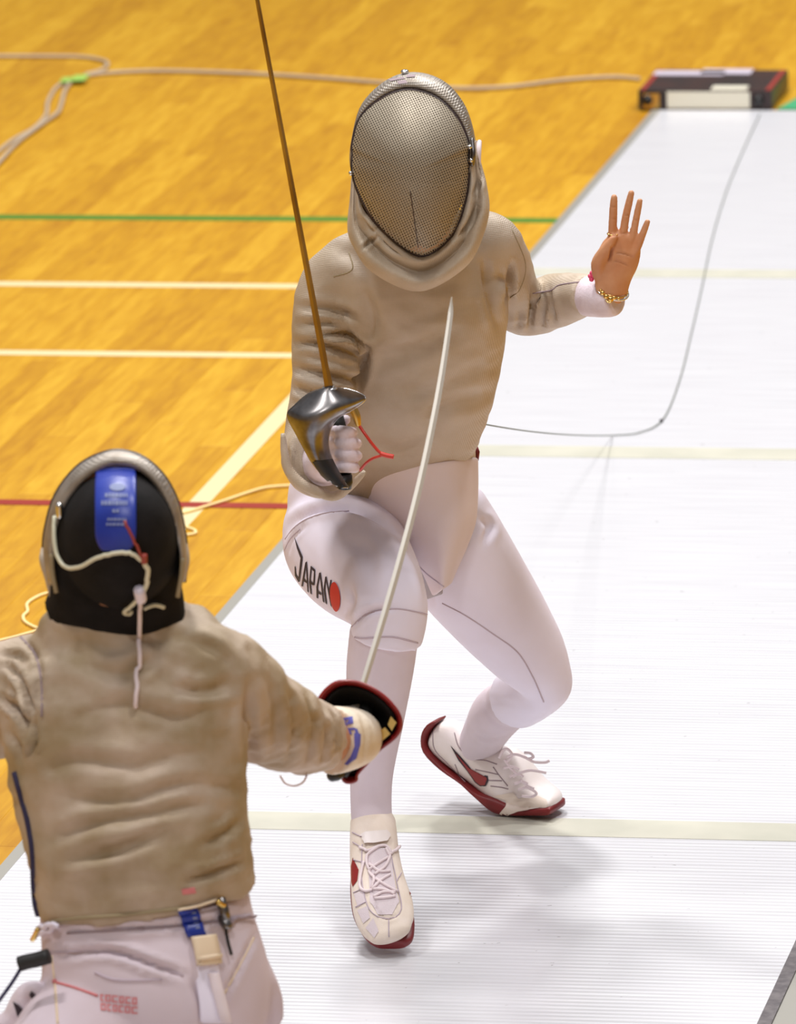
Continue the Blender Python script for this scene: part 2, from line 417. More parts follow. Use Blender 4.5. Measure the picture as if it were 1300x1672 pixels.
def pistemat():
    m = bpy.data.materials.new('ribbed_aluminium'); m.use_nodes = True; nt = m.node_tree; b = nt.nodes['Principled BSDF']
    geo = nt.nodes.new('ShaderNodeNewGeometry')
    mp = nt.nodes.new('ShaderNodeMapping'); mp.inputs['Scale'].default_value = (1.2, 30, 1); nt.links.new(geo.outputs['Position'], mp.inputs['Vector'])
    nz = nt.nodes.new('ShaderNodeTexNoise'); nz.inputs['Scale'].default_value = 3; nz.inputs['Detail'].default_value = 3; nt.links.new(mp.outputs[0], nz.inputs['Vector'])
    rp = nt.nodes.new('ShaderNodeValToRGB'); rp.color_ramp.elements[0].position = 0.3; rp.color_ramp.elements[1].position = 0.7
    rp.color_ramp.elements[0].color = srgb(214, 213, 219); rp.color_ramp.elements[1].color = srgb(227, 227, 232)
    nt.links.new(nz.outputs['Fac'], rp.inputs[0])
    # scuffs
    n2 = nt.nodes.new('ShaderNodeTexNoise'); n2.inputs['Scale'].default_value = 60; n2.inputs['Detail'].default_value = 2
    nt.links.new(geo.outputs['Position'], n2.inputs['Vector'])
    r2 = nt.nodes.new('ShaderNodeValToRGB'); r2.color_ramp.elements[0].position = 0.74; r2.color_ramp.elements[0].color = (1, 1, 1, 1)
    r2.color_ramp.elements[1].position = 0.8; r2.color_ramp.elements[1].color = srgb(190, 188, 186)
    nt.links.new(n2.outputs['Fac'], r2.inputs[0])
    mu = nt.nodes.new('ShaderNodeMix'); mu.data_type = 'RGBA'; mu.blend_type = 'MULTIPLY'; mu.inputs[0].default_value = 1
    nt.links.new(rp.outputs[0], mu.inputs[6]); nt.links.new(r2.outputs[0], mu.inputs[7]); nt.links.new(mu.outputs[2], b.inputs['Base Color'])
    b.inputs['Roughness'].default_value = 0.33; b.inputs['Metallic'].default_value = 0.25
    wv = nt.nodes.new('ShaderNodeTexWave'); wv.bands_direction = 'Y'; wv.inputs['Scale'].default_value = 16.0; wv.inputs['Distortion'].default_value = 0.0
    nt.links.new(geo.outputs['Position'], wv.inputs['Vector'])
    bp = nt.nodes.new('ShaderNodeBump'); bp.inputs['Strength'].default_value = 0.35; bp.inputs['Distance'].default_value = 0.0015
    nt.links.new(wv.outputs['Fac'], bp.inputs['Height']); nt.links.new(bp.outputs[0], b.inputs['Normal'])
    return m
M['piste'] = pistemat()

# ------------------------------------------------------------------ floor, boards, lines
fl = MB().box((0, 6, -0.03), (16, 0, 0), (0, 22, 0), (0, 0, 0.0292)).obj('floor', M['wood'], None, False, kind='structure')
fl['label'] = 'golden varnished wooden gymnasium floor of narrow boards'
M['paint'] = mat('hall_wall_paint', srgb(206, 202, 196), 0.8, var=srgb(198, 194, 188), vscale=1.5)
for nm, c_, a_, b_ in (('wall_left', (-16.1, 6, 4.7), (.1, 0, 0), (0, 22.2, 0)), ('wall_right', (16.1, 6, 4.7), (.1, 0, 0), (0, 22.2, 0)), ('wall_back', (0, 28.1, 4.7), (16, 0, 0), (0, .1, 0)), ('wall_front', (0, -16.1, 4.7), (16, 0, 0), (0, .1, 0))):
    w_o = MB().box(c_, a_, b_, (0, 0, 4.8)).obj(nm, M['paint'], None, False, kind='structure'); w_o['label'] = 'plain pale painted wall of the sports hall'
bw, bl, bh = PWD/2 - 0.0007, PLN/2 - 0.0007, 0.006
def boardverts(cx, cy):
    c = 0.0012; z = 0.0; V = []
    for (x, y, zz) in ((bw, bl, -bh), (bw, bl, -c), (bw - c, bl - c, 0)):
        for sx, sy in ((-1, -1), (1, -1), (1, 1), (-1, 1)): V.append((cx + sx*x, cy + sy*y, zz))
    F = [(8, 9, 10, 11)]
    for r in (0, 4):
        for j in range(4): F.append((r + j, r + (j+1) % 4, r + 4 + (j+1) % 4, r + 4 + j))
    return V, F
v_, f_ = boardverts(0, 0); boardmesh = newmesh('plank', v_, f_, False); boardmesh.materials.append(M['wood'])
cands = []
for r in range(int(-5.6/PWD), int(3.2/PWD)):
    offv = (((r*0.61803) % 1.0))*PLN
    cx = (r + 0.5)*PWD
    for k in range(-8, 22):
        cy = k*PLN - offv + PLN/2
        if cy < -4.5 or cy > 14: continue
        if cx > -0.72 and cy < 7.6: continue
        cs = [toPx(Vector((cx + sx*bw, cy + sy*bl, 0))) for sx, sy in ((-1, -1), (1, -1), (1, 1), (-1, 1))]
        # part of the board inside the frame
        ins = 0
        for i in range(5):
            for j in range(3):
                q = toPx(Vector((cx + (j - 1)*bw, cy + (i - 2)/2*bl, 0)))
                if 0 <= q[0] <= IW and 0 <= q[1] <= IH:
                    # not behind the fencers
                    if not (470 < q[0] < 800 and 130 < q[1] < 900) and not (90 < q[0] < 290 and 760 < q[1] < 1600): ins += 1
        ar = abs(sum(cs[i][0]*cs[(i+1) % 4][1] - cs[(i+1) % 4][0]*cs[i][1] for i in range(4)))/2
        cands.append((ins/15*ar, cx, cy))
cands.sort(reverse=True)
for a, cx, cy in cands[:300]:
    o = bpy.data.objects.new('plank', boardmesh); COL.objects.link(o); o.location = (cx, cy, 0); o.parent = fl
V = []; F = []
for a, cx, cy in cands[300:]:
    v_, f_ = boardverts(cx, cy); b = len(V); V += v_; F += [tuple(b + i for i in q) for q in f_]
add('planks', newmesh('planks', V, F, False), M['wood'], fl, kind='stuff')

def hline(name, Y0, x0, x1, w, m, z=0.0004):
    return MB().box(((x0 + x1)/2, Y0, z), ((x1 - x0)/2, 0, 0), (0, w/2, 0), (0, 0, 0.0003)).obj(name, m, fl, False)
gY = lambda px, py: G(px, py).y
o = hline('floor_line', gY(450, 357.3), -9, 0.0, 0.062, M['linegreen']); o['label'] = 'green painted court line'
EX = G(475, 650).x + 0.0
o = hline('floor_line', gY(240, 465.4), -9, EX + 0.02, 0.055, M['linewhite']); o['label'] = 'white painted court line, farther of the two'
o = hline('floor_line', gY(240, 578.2), -9, EX + 0.02, 0.052, M['linewhite']); o['label'] = 'white painted court line, nearer of the two'
o = hline('floor_line', gY(230, 823.5), -9, -0.78, 0.048, M['linered'], 0.0010); o['label'] = 'red painted court line'
o = hline('floor_line', gY(5, 1303), -9, -0.9, 0.05, M['linewhite']); o['label'] = 'white painted court line beside the strip'
xa = G(317, 830).x; ya = gY(240, 465.4); yb = gY(300, 870)
MB().box((xa, (ya + yb)/2, 0.0006), (0.023, 0, 0), (0, (ya - yb)/2, 0), (0, 0, 0.0003)).obj('floor_line', M['linewhite'], fl, False, label='white painted line running along the strip')

# piste
PY1 = G(1180, 183).y
piste = thing('fencing_piste', (0, 0, 0), 'long white ribbed metal fencing strip with beige cross lines', 'fencing strip')
PT = 0.005
MB().box((0, (PY1 - 9)/2, PT/2 + 0.0003), (0.727, 0, 0), (0, (PY1 + 9)/2, 0), (0, 0, PT/2)).obj('metal_surface', M['piste'], piste, False)
for s_ in (-1, 1):
    MB().box((s_*0.7385, (PY1 - 9)/2, PT/2 + 0.0003), (0.0117, 0, 0), (0, (PY1 + 9)/2, 0), (0, 0, PT/2 + 0.0004)).obj('edge_strip', M['edge'] if s_ < 0 else M['edgedark'], piste, False)
MB().box((0.772, (PY1 - 9)/2, 0.0016), (0.0215, 0, 0), (0, (PY1 + 9)/2, 0), (0, 0, 0.0012)).obj('base_strip', M['edge'], piste, False)
for Yl, w in ((0.0, 0.115), (gY(1000, 742.5), 0.11), (gY(1100, 450), 0.105)):
    MB().box((0, Yl, PT + 0.0008), (0.727, 0, 0), (0, w/2, 0), (0, 0, 0.0004)).obj('cross_line', M['beige'], piste, False)

# ================================================================== fencer facing us
P1 = thing('person', (0.05, -0.35, 0.006), 'fencer facing us in mask, beige jacket and white breeches marked JAPAN, left palm raised', 'person')
# --- jacket
mb = MB()
mb.limb([(640, 763, -.34, 138, .68), (642, 715, -.38, 138, .68), (655, 620, -.46, 156, .66), (668, 525, -.53, 160, .66), (680, 455, -.58, 150, .66), (688, 405, -.61, 112, .68), (692, 368, -.63, 78, .75)], n=40)
mb.limb([(640, 420, -.60, 60, .8), (575, 445, -.60, 62, .9), (541, 480, -.60, 58, .95), (533, 545, -.61, 57, .95), (530, 620, -.62, 53, .95), (524, 690, -.63, 57, .95), (517, 735, -.66, 58, 1), (521, 749, -.72, 61, 1), (528, 752, -.80, 63, 1)], round0=.6)
mb.limb([(740, 405, -.58, 62, .85), (793, 398, -.57, 54, .95), (820, 420, -.53, 45, .95), (834, 462, -.45, 42, 1), (846, 500, -.36, 43, 1), (868, 506, -.33, 42, 1), (905, 492, -.38, 45, 1), (940, 484, -.44, 38, 1), (963, 482, -.475, 33, 1)], round0=.6)
jac = remesh(mb, 'jacket', .006, 7)
crumple(jac, .0022, 14, (1, 1, 1.6), 3.1)
crease(jac, [
    ([(485, 560), (520, 562), (575, 578), (590, 590)], .010, 7, .5), ([(520, 545), (570, 548), (600, 572)], .012, 6, .6),
    ([(480, 600), (530, 612), (575, 620), (588, 618)], .012, 8, .5), ([(478, 632), (520, 645), (560, 640)], .008, 7, .5),
    ([(490, 500), (540, 505), (590, 520)], .006, 8, .5), ([(486, 530), (540, 530), (590, 548)], .006, 7, .5),
    ([(475, 690), (500, 672), (520, 668)], .008, 7, .4),
    ([(600, 570), (592, 610), (580, 640)], .016, 8, .2), ([(604, 560), (606, 520), (590, 470)], .008, 14, .2),
    ([(600, 590), (680, 570), (740, 545)], .006, 16, .5), ([(690, 690), (730, 660), (790, 640)], .007, 16, .5),
    ([(600, 720), (650, 735), (720, 700)], .006, 14, .4), ([(640, 640), (720, 632), (800, 590)], .005, 14, .4),
    ([(790, 430), (800, 480), (815, 540)], .009, 9, .4), ([(838, 430), (830, 470), (829, 490)], .014, 7, .3),
    ([(870, 465), (869, 500), (864, 540)], .007, 5, .6), ([(884, 470), (890, 500), (884, 545)], .006, 5, .6), ([(848, 505), (848, 525), (842, 545)], .005, 5, .5),
    ([(895, 470), (900, 500), (905, 530)], .007, 6, .5),
    ([(468, 720), (472, 750), (490, 785)], .006, 6, .5), ([(480, 720), (486, 755), (505, 795)], .006, 6, .5), ([(494, 725), (502, 760), (525, 800)], .006, 6, .5),
    ([(540, 410), (580, 420), (610, 470)], .004, 16, .4)])
J1 = add('jacket', jac, M['lame'], P1, label='beige metallic lame jacket')
tj = bvh(jac)
line_on(tj, [(648, 792), (690, 792), (735, 785), (775, 757)], .003, 'hem', M['hem'], J1)
line_on(tj, [(835, 372), (858, 430), (850, 470), (834, 486)], .001, 'seam', M['hem'], J1)
line_on(tj, [(870, 479), (900, 474), (915, 465), (960, 459)], .0014, 'seam', M['seamd'], J1)
line_on(tj, [(545, 452), (575, 440), (570, 412)], .0012, 'seam', M['hem'], J1)
# sleeve end round the weapon wrist
def ringband(path, name, m, parent, **k):
    return MB().tube([(p, r) for p, r in path], 10).obj(name, m, parent, **k)
# --- breeches
mb = MB()
mb.limb([(635, 742, -.33, 128, .66), (630, 785, -.32, 146, .66), (626, 830, -.30, 156, .68), (640, 880, -.28, 120, .8), (660, 905, -.27, 85, .8)], n=40, round1=.4)
mb.limb([(548, 862, -.30, 88, 1), (562, 886, -.38, 100, 1), (582, 918, -.48, 95, 1), (612, 952, -.58, 80, 1), (634, 985, -.655, 66, 1), (636, 1012, -.675, 62, 1), (630, 1046, -.675, 60, 1)], round0=.5)
mb.limb([(710, 850, -.28, 92, .9), (752, 918, -.26, 92, .95), (812, 1000, -.22, 80, .95), (862, 1066, -.18, 64, 1), (886, 1102, -.15, 49, 1), (888, 1118, -.13, 46, 1), (866, 1130, -.08, 50, 1), (844, 1141, -.03, 51, 1)], round0=.4)
bre = remesh(mb, 'breeches', .006, 8)
crumple(bre, .0010, 10, (1, 1, 1), 1.3, False)
crease(bre, [([(462, 880), (480, 850), (520, 832), (575, 832), (620, 850), (660, 880)], .012, 7, .4), ([(660, 880), (690, 930), (702, 985)], .012, 8, .2),
             ([(574, 1022), (600, 1000), (640, 992)], .006, 6, .5), ([(560, 1010), (575, 985), (572, 960)], .005, 7, .4), ([(470, 905), (478, 880), (500, 858)], .004, 4, .5),
             ([(785, 845), (800, 860), (790, 890)], .006, 8, .3), ([(560, 880), (600, 900), (610, 960)], .004, 16, .3),
             ([(778, 1132), (800, 1140), (850, 1152)], .001, 5, .4)])
B1 = add('breeches', bre, M['white'], P1, label='white breeches with JAPAN printed on the thigh')
tb = bvh(bre)
line_on(tb, [(574, 1024), (600, 1002), (645, 994), (685, 1000), (700, 1004)], .0014, 'seam', M['seam'], B1, per=10)
line_on(tb, [(560, 1036), (590, 1042), (640, 1040), (682, 1050)], .0018, 'hem', M['seam'], B1, per=10)
line_on(tb, [(722, 985), (760, 1005), (805, 1035), (845, 1065), (870, 1105), (888, 1146)], .0014, 'seam', M['seam'], B1, per=10)
line_on(tb, [(466, 880), (480, 862), (500, 848), (530, 838), (570, 834)], .0012, 'seam', M['seam'], B1, per=10)
line_on(tb, [(464, 900), (474, 880), (490, 864)], .001, 'seam', M['seam'], B1, per=10)
C3 = lambda pts: crop(460, 860, 9.286, pts)
LET = [
    [[(198, 150), (328, 455), (300, 490), (240, 330)], [(296, 462), (328, 455), (282, 828), (256, 836)], [(205, 600), (220, 605), (226, 720), (272, 790), (262, 838), (208, 740)]],
    [[(366, 545), (392, 525), (332, 905), (306, 895)], [(372, 545), (392, 525), (418, 997), (398, 975)], [(332, 775), (388, 820), (390, 855), (325, 810)]],
    [[(448, 598), (468, 606), (446, 810), (424, 830)], [(446, 800), (466, 1025), (443, 1005), (422, 830)], [(455, 595), (516, 650), (512, 692), (458, 640)], [(500, 650), (518, 655), (507, 890), (486, 865)], [(440, 815), (490, 852), (492, 892), (436, 858)]],
    [[(576, 700), (602, 695), (560, 900), (532, 920)], [(534, 900), (560, 890), (562, 1088), (536, 1070)], [(582, 705), (602, 695), (657, 1152), (632, 1128)], [(545, 960), (606, 1000), (614, 1038), (540, 1000)]],
    [[(668, 760), (690, 755), (668, 950), (642, 950)], [(642, 940), (668, 940), (697, 1177), (670, 1150)], [(672, 770), (690, 755), (772, 1227), (748, 1185)], [(746, 808), (768, 808), (740, 1010), (716, 990)]],
]
for q in LET: decal(tb, [C3(p_) for p_ in q], 'letter', M['ink'], B1)
decal(tb, [[(460 + (820 + 78*math.cos(a)*(1.0 if math.cos(a) > 0 else .95) + 18*math.sin(a))/9.286, 860 + (1060 + 222*math.sin(a))/9.286) for a in [2*math.pi*i/28 for i in range(28)]]], 'red_disc', M['flagred'], B1, off=.0016)
# --- white tail of the under-jacket hanging between the legs
L_ = cr([(530, 778), (570, 828), (628, 858), (662, 890), (690, 935), (708, 975)], 6); R_ = cr([(782, 745), (782, 800), (778, 850), (764, 890), (748, 925), (736, 952)], 6)
rows = []
nr = len(L_)
for i in range(nr):
    row = []
    for j in range(13):
        t = j/12; x = L_[i][0]*(1 - t) + R_[i][0]*t; y = L_[i][1]*(1 - t) + R_[i][1]*t
        bul = 1 - (2*t - 1)**2; f = i/(nr - 1)
        Yd = -.385 - .075*bul*(1 - .5*f) - .02*(1-f) - .02*f + (.03*(1 - t)**3)*(1 - f) + (-0.010*math.sin(t*9 + f*3)*f)
        if t > .85: Yd += .05*(t - .85)/.15
        row.append(W(x, y, Yd))
    rows.append(row)
fm = MB().grid(rows).mesh('jacket_tail')
fm = evaluated(fm, [('SOLIDIFY', dict(thickness=.006, offset=0)), ('SUBSURF', dict(levels=1))])
JT = add('jacket_tail', fm, M['white2'], P1, label='pointed white tail of the under-jacket')
tt = bvh(fm)
line_on(tt, [(600, 838), (650, 880), (690, 930), (725, 958)], .0014, 'seam', M['seam'], JT, per=10)
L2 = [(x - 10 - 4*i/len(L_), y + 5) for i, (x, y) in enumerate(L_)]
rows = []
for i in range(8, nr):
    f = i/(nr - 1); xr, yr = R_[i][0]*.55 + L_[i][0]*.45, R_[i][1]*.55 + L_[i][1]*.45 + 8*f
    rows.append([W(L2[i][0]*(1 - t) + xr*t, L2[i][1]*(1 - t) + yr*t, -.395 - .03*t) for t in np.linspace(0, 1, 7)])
add('tail_shade', evaluated(MB().grid(rows).mesh('tail_shade'), [('SOLIDIFY', dict(thickness=.004, offset=0)), ('SUBSURF', dict(levels=1))]), M['lining'], JT, label='inner side of the tail with its shade in the grey')  # extra grey sheet, shade beneath the tail edge put into its colour
# small strip of red lining at the hip
MB().tube([(W(777, 725, -.31), .002), (W(779, 738, -.32), .005), (W(780, 752, -.32), .002)], 8).obj('red_lining', M['red'], J1)
MB().limb([(783, 810, -.25, 5, 1), (786, 822, -.25, 6, 1), (782, 836, -.25, 5, 1)], n=12, round0=1, round1=1).obj('side_tie', M['white'], B1)
# --- socks
S = remesh(MB().limb([(628, 1030, -.67, 57, 1), (620, 1098, -.655, 55, 1), (613, 1180, -.64, 46, 1), (607, 1260, -.63, 36, 1), (606, 1310, -.62, 34, 1), (609, 1372, -.64, 34, 1)]), 'sock', .005, 3)
add('sock', S, M['sock'], P1)
S = remesh(MB().limb([(862, 1132, -.08, 40, 1), (838, 1144, -.02, 42, 1), (812, 1165, .03, 43, 1), (795, 1192, .08, 38, 1), (783, 1215, .11, 35, 1), (774, 1240, .12, 33, 1)]), 'sock', .005, 3)
crease(S, [([(770, 1195), (800, 1208), (835, 1200)], .003, 4, .4)])
add('sock', S, M['sock'], P1)
# --- rear shoe (ball of the foot on the strip, heel lifted)
def shoeY(px): return .10 + (px - 690)/(897 - 690)*(-.068)
rs = [((689, 1216), (706, 1182), .024), ((700, 1238), (732, 1180), .032), ((722, 1256), (752, 1208), .035), ((748, 1275), (784, 1232), .036), ((775, 1300), (820, 1224), .039), ((802, 1326), (845, 1256), .045), ((828, 1334), (862, 1284), .047), ((860, 1334), (880, 1297), .044), ((886, 1331), (892, 1304), .038), ((897, 1328), (899, 1312), .028)]
toe_dir = (W(890, 1330, shoeY(890)) - W(700, 1230, shoeY(700))); toe_dir.z = 0; toe_dir.normalize()
wv = Vector((-abs(toe_dir.y), -abs(toe_dir.x), 0)).normalized()
st = []
for b_, t_, hw in rs:
    pb = W(b_[0], b_[1], shoeY(b_[0])); pt = W(t_[0], t_[1], shoeY((b_[0]+t_[0])/2))
    st.append(((pb + pt)/2 - wv*hw*1.0, wv*hw, (pt - pb)/2, 2.6))
m0 = MB().loft(st, 28)
ru = evaluated(m0.mesh('shoe'), [('SUBSURF', dict(levels=2))])
SH2 = add('shoe', ru, M['shoe'], P1, label='white shoe on the rear foot with lifted heel')
bo = [(711, 1177), (696, 1184), (687, 1202), (691, 1229), (718, 1257), (753, 1281), (776, 1307), (805, 1338), (836, 1342), (868, 1341), (890, 1340), (897, 1337), (900, 1331)]
to = [(712, 1180), (704, 1190), (696, 1204), (697, 1224), (724, 1253), (759, 1280), (782, 1297), (810, 1306), (838, 1320), (868, 1323), (888, 1322), (896, 1321), (899, 1324)]
hw = [.020, .026, .030, .034, .036, .037, .041, .047, .050, .047, .040, .034, .028]
st = []
for c in cr([b_ + t_ + (h,) for b_, t_, h in zip(bo, to, hw)], 3):
    pb = W(c[0], c[1], shoeY(c[0])); pt = W(c[2], c[3], shoeY(c[0])); h = c[4] + .003
    st.append(((pb + pt)/2 + wv*(.004 - h), wv*h, (pt - pb)/2, 5.0))
sm_ = MB().loft(st, 24).mesh('sole')
dz_ = PT + .0012 - min(v.co.z for v in sm_.vertices)
for v in sm_.vertices: v.co.z += max(0, dz_)*max(0, 1 - v.co.z/.05)
SO2 = add('sole', sm_, M['red'], SH2, label='dark red rubber sole')
ts = bvh(ru, sm_)
C5 = lambda pts: crop(660, 1140, 4.815, pts)
decal(ts, [C5([(365, 370), (430, 440), (510, 530), (560, 600), (600, 625), (640, 605), (660, 610), (665, 650), (645, 690), (600, 690), (560, 660), (500, 575), (430, 490)])], 'curved_mark_edge', M['swooshedge'], SH2, off=.0015)
decal(ts, [C5([(400, 425), (510, 545), (560, 612), (600, 635), (640, 615), (655, 630), (638, 680), (602, 682), (565, 652), (505, 570)])], 'curved_mark', M['swoosh'], SH2, off=.0022)
decal(ts, [C5([(690, 770), (860, 740), (900, 790), (1040, 765), (1120, 800), (1135, 855), (900, 890), (760, 940), (735, 925), (800, 850), (800, 800)])], 'toe_cap', M['shoe_cream'], SH2, off=.0014)
for q in ([(560, 560), (650, 580), (740, 600)], [(520, 590), (640, 640), (770, 650)], [(680, 690), (760, 700), (820, 715)], [(700, 540), (750, 610), (815, 690)], [(225, 260), (240, 400), (350, 520), (480, 660)], [(400, 520), (420, 570), (430, 600)], [(395, 270), (430, 380), (520, 470), (640, 490), (730, 520)]):
    line_on(ts, C5(q), .0011, 'stitching', M['seamd'], SH2, per=8)
# laces
def wl(pts, r, name, m, parent, per=6, n=8):
    return MB().tube([(W(c[0], c[1], c[2]), r) for c in cr(pts, per)], n).obj(name, m, parent)
lY = -.02
for q in ([(815, 1238), (822, 1225), (830, 1224), (836, 1234), (826, 1246)], [(828, 1236), (842, 1232), (858, 1237), (872, 1244), (890, 1245), (897, 1242)], [(856, 1229), (866, 1230), (871, 1236), (864, 1239)], [(838, 1268), (850, 1262), (866, 1258), (882, 1260), (892, 1262)],
          [(824, 1240), (834, 1254), (846, 1266)], [(822, 1254), (836, 1252), (848, 1256)], [(832, 1268), (845, 1264), (855, 1268)], [(840, 1280), (853, 1276), (862, 1280)], [(846, 1290), (858, 1286), (870, 1290), (876, 1296), (868, 1301), (852, 1300)], [(850, 1272), (860, 1282), (872, 1288)]):
    wl([(x, y, lY) for x, y in q], .0026, 'lace', M['lace'], SH2)
# --- front shoe (toes down, just off the strip)
fs = [(609, 1338, -.615, 37, 1.0), (610, 1365, -.65, 39, .95), (612, 1400, -.685, 41, .85), (617, 1440, -.725, 45, .72), (625, 1480, -.77, 50, .60), (632, 1508, -.80, 46, .52), (637, 1524, -.82, 36, .45)]
fu = evaluated(MB().limb(fs, 28, 4, round1=.45).mesh('shoe'), [('SUBSURF', dict(levels=1))])
crease(fu, [([(590, 1360), (600, 1400), (606, 1440), (612, 1480), (632, 1500), (652, 1488), (650, 1450), (640, 1400), (636, 1360)], .0025, 2.5, .3)])
SH1 = add('shoe', fu, M['shoe_cream'], P1, label='white shoe on the front foot with red toe edge')
solen = (W(612, 1400, -.685) - W(625, 1480, -.77)).cross(RT).normalized()
if solen.z > 0: solen = -solen
st = []
C = cr([(612, 1378, -.62, 30), (612, 1390, -.65, 36), (613, 1408, -.685, 40), (618, 1444, -.725, 46.5), (626, 1484, -.77, 50), (633, 1511, -.80, 44), (637, 1526, -.82, 36), (638, 1533, -.828, 24)], 4)
for c in C:
    p = W(c[0], c[1], c[2]); h = c[3]/SC(p); r_ = .55 if False else 1
    prof = max(0.018, .036 - .03*max(0, (c[1]-1352)/180))
    st.append((p + solen*prof, RT*h, solen*.011, 3.0))
fso = evaluated(MB().loft(st, 28).mesh('sole'), [('SUBSURF', dict(levels=1))])
add('sole', fso, M['red'], SH1, label='dark red rubber sole')
tf = bvh(fu)
C6 = lambda pts: crop(540, 1300, 5.575, pts)
decal(tf, [C6([(205, 560), (240, 690), (258, 670), (245, 770), (205, 825), (192, 780), (190, 640)])], 'curved_mark', M['swoosh'], SH1, off=.0012, step=3)
decal(tf, [C6([(700, 800), (740, 850), (758, 960), (715, 890)])], 'curved_mark', M['swoosh'], SH1, off=.0012, step=3)
decal(tf, [C6([(285, 360), (320, 338), (500, 322), (530, 360), (505, 420), (400, 440), (320, 440)])], 'tongue', M['shoe'], SH1, off=.006, step=4)
decal(tf, [C6([(330, 520), (430, 470), (540, 480), (560, 640), (590, 860), (620, 960), (560, 1080), (430, 1080), (360, 960), (350, 800)])], 'lace_panel', M['shoe_mesh'], SH1, off=.0014, step=5)
decal(tf, [C6([(215, 890), (290, 860), (330, 960), (250, 1010)])], 'mesh_panel', M['shoe_mesh'], SH1, off=.0012, step=4)
decal(tf, [C6([(245, 1040), (340, 1000), (360, 1110), (300, 1160)])], 'mesh_panel', M['shoe_mesh'], SH1, off=.0012, step=4)
decal(tf, [C6([(320, 1200), (390, 1110), (440, 1230), (400, 1290)])], 'mesh_panel', M['shoe_mesh'], SH1, off=.0012, step=4)
for q in ([(290, 440), (285, 600), (290, 800), (340, 1000), (420, 1090), (530, 1115), (620, 1080), (645, 980), (600, 780), (560, 600), (540, 480)], [(600, 780), (640, 700)], [(210, 880), (300, 840)], [(230, 1010), (330, 960)], [(530, 1130), (530, 1280)], [(200, 330), (280, 370)], [(205, 420), (285, 470)], [(210, 580), (285, 600)]):
    line_on(tf, C6(q), .001, 'stitching', M['seam'], SH1, off=.001, per=8)
for q in ([(270, 470), (340, 500), (430, 465), (500, 460), (540, 520)], [(520, 540), (600, 480), (630, 420), (625, 380)], [(440, 460), (340, 540), (330, 640), (390, 740), (385, 840), (330, 870), (275, 830), (285, 700), (310, 600)], [(500, 480), (530, 560), (490, 650), (400, 720)],
          [(360, 620), (440, 690), (540, 690)], [(520, 560), (400, 640), (350, 690)], [(410, 760), (520, 830), (600, 870)], [(540, 720), (450, 780), (380, 860)], [(400, 920), (480, 880), (590, 880)], [(410, 935), (500, 930), (590, 915)], [(400, 850), (500, 860), (580, 900)]):
    line_on(tf, C6(q), .0026, 'lace', M['lace'], SH1, off=.003, per=6)

# --- mask
MC = (672, 283); MY = -.755
low = [(576, 250), (576, 281), (588, 320), (612, 360), (648, 396), (684, 416.5), (712, 408), (743, 375), (760, 324), (765, 281), (765, 250)]
upp = [(765, 250), (765, 233), (748, 195), (719, 164), (684, 149), (652, 149), (619, 164), (588, 193), (576, 235), (576, 250)]
out = np.array(cr(low, 6)[:-1] + cr(upp, 6)[:-1]); NB = len(out)
def lerp2(a, b, t): return (a[0]*(1 - t) + b[0]*t, a[1]*(1 - t) + b[1]*t)
rings = []; NT = 22
for i in range(NT + 1):
    t = 1 - i/NT*0.985
    row = []
    for (x, y) in out:
        qx, qy = lerp2(MC, (x, y), t)
        bulge = .118*(1 - t**2.3)**.62
        ridge = .006*math.exp(-((qx - (672 + (qy - 283)*.08))/9.0)**2)*max(0, min(1, (qy - 300)/60))*(1 - t)
        up_ = (qy - MC[1])/135.0
        row.append(W(qx, qy, MY - bulge - ridge + .03*max(0, -up_)*t - .035*max(0, up_)*t))
    rings.append(row)
mm = MB(); mm.rings(rings, False, True)
me = newmesh('mask', mm.v, mm.f)
uvl = me.uv_layers.new(name='UVMap')
o0 = W(MC[0], MC[1], MY)
for l in me.loops:
    d = me.vertices[l.vertex_index].co - o0; uvl.data[l.index].uv = (d.dot(RT), d.dot(UP))
MASK = add('mask', me, M['wire'], P1, label='steel wire mesh fencing mask with beige bib')
# rim round the mesh
MB().tube([(rings[0][i % NB] + FW*.002, .0032) for i in range(NB + 1)], 8, False).obj('mask_rim', M['boxdark'], MASK)
# crown: silver band behind the mesh, over the top and back
cro = cr([(579, 300), (572, 262), (576, 224), (588, 178), (612, 147), (643, 126), (674, 119), (707, 125), (736, 143), (760, 176), (773, 217), (776, 250), (772, 282)], 4)
inn = cr([(580, 300), (576, 262), (576, 240), (588, 193), (619, 164), (652, 149), (672, 147), (690, 150), (719, 164), (748, 195), (765, 233), (766, 256), (764, 282)], 4)
cols = []
for (a, b_) in zip(inn, cro):
    col = []
    for t, dY in ((0.0, 0.008), (.35, .0), (.75, .018), (1.0, .05), (.99, .10), (.93, .15)):
        x = a[0]*(1 - t) + b_[0]*t; y = a[1]*(1 - t) + b_[1]*t
        up_ = max(0, -(y - MC[1])/135.0)
        col.append(W(x, y, MY + .03*up_ + dY))
    cols.append(col)
cw = evaluated(MB().grid(cols).mesh('crown_band'), [('SOLIDIFY', dict(thickness=.003, offset=0))])
add('crown_band', cw, M['silverband'], MASK, label='silver crown band over the forehead')
tcw = bvh(cw)
decal(tcw, [[(634, 130), (660, 126), (661, 129), (638, 133)], [(664, 123), (678, 122), (678, 126), (664, 127)]], 'band_print', M['seamd'], MASK, off=.001)
decal(tcw, [[(648, 133), (662, 131), (666, 136), (652, 138)]], 'band_print', M['seamd'], MASK, off=.001)
MB().ball(W(661, 117, MY + .08), (.007, .008, .004), 8).obj('crown_button', M['chrome'], MASK)
for x, y in ((767, 240), (769, 262), (573, 283)):
    MB().ball(W(x, y, MY - .005), .004, 8).obj('rivet', M['chrome'], MASK)
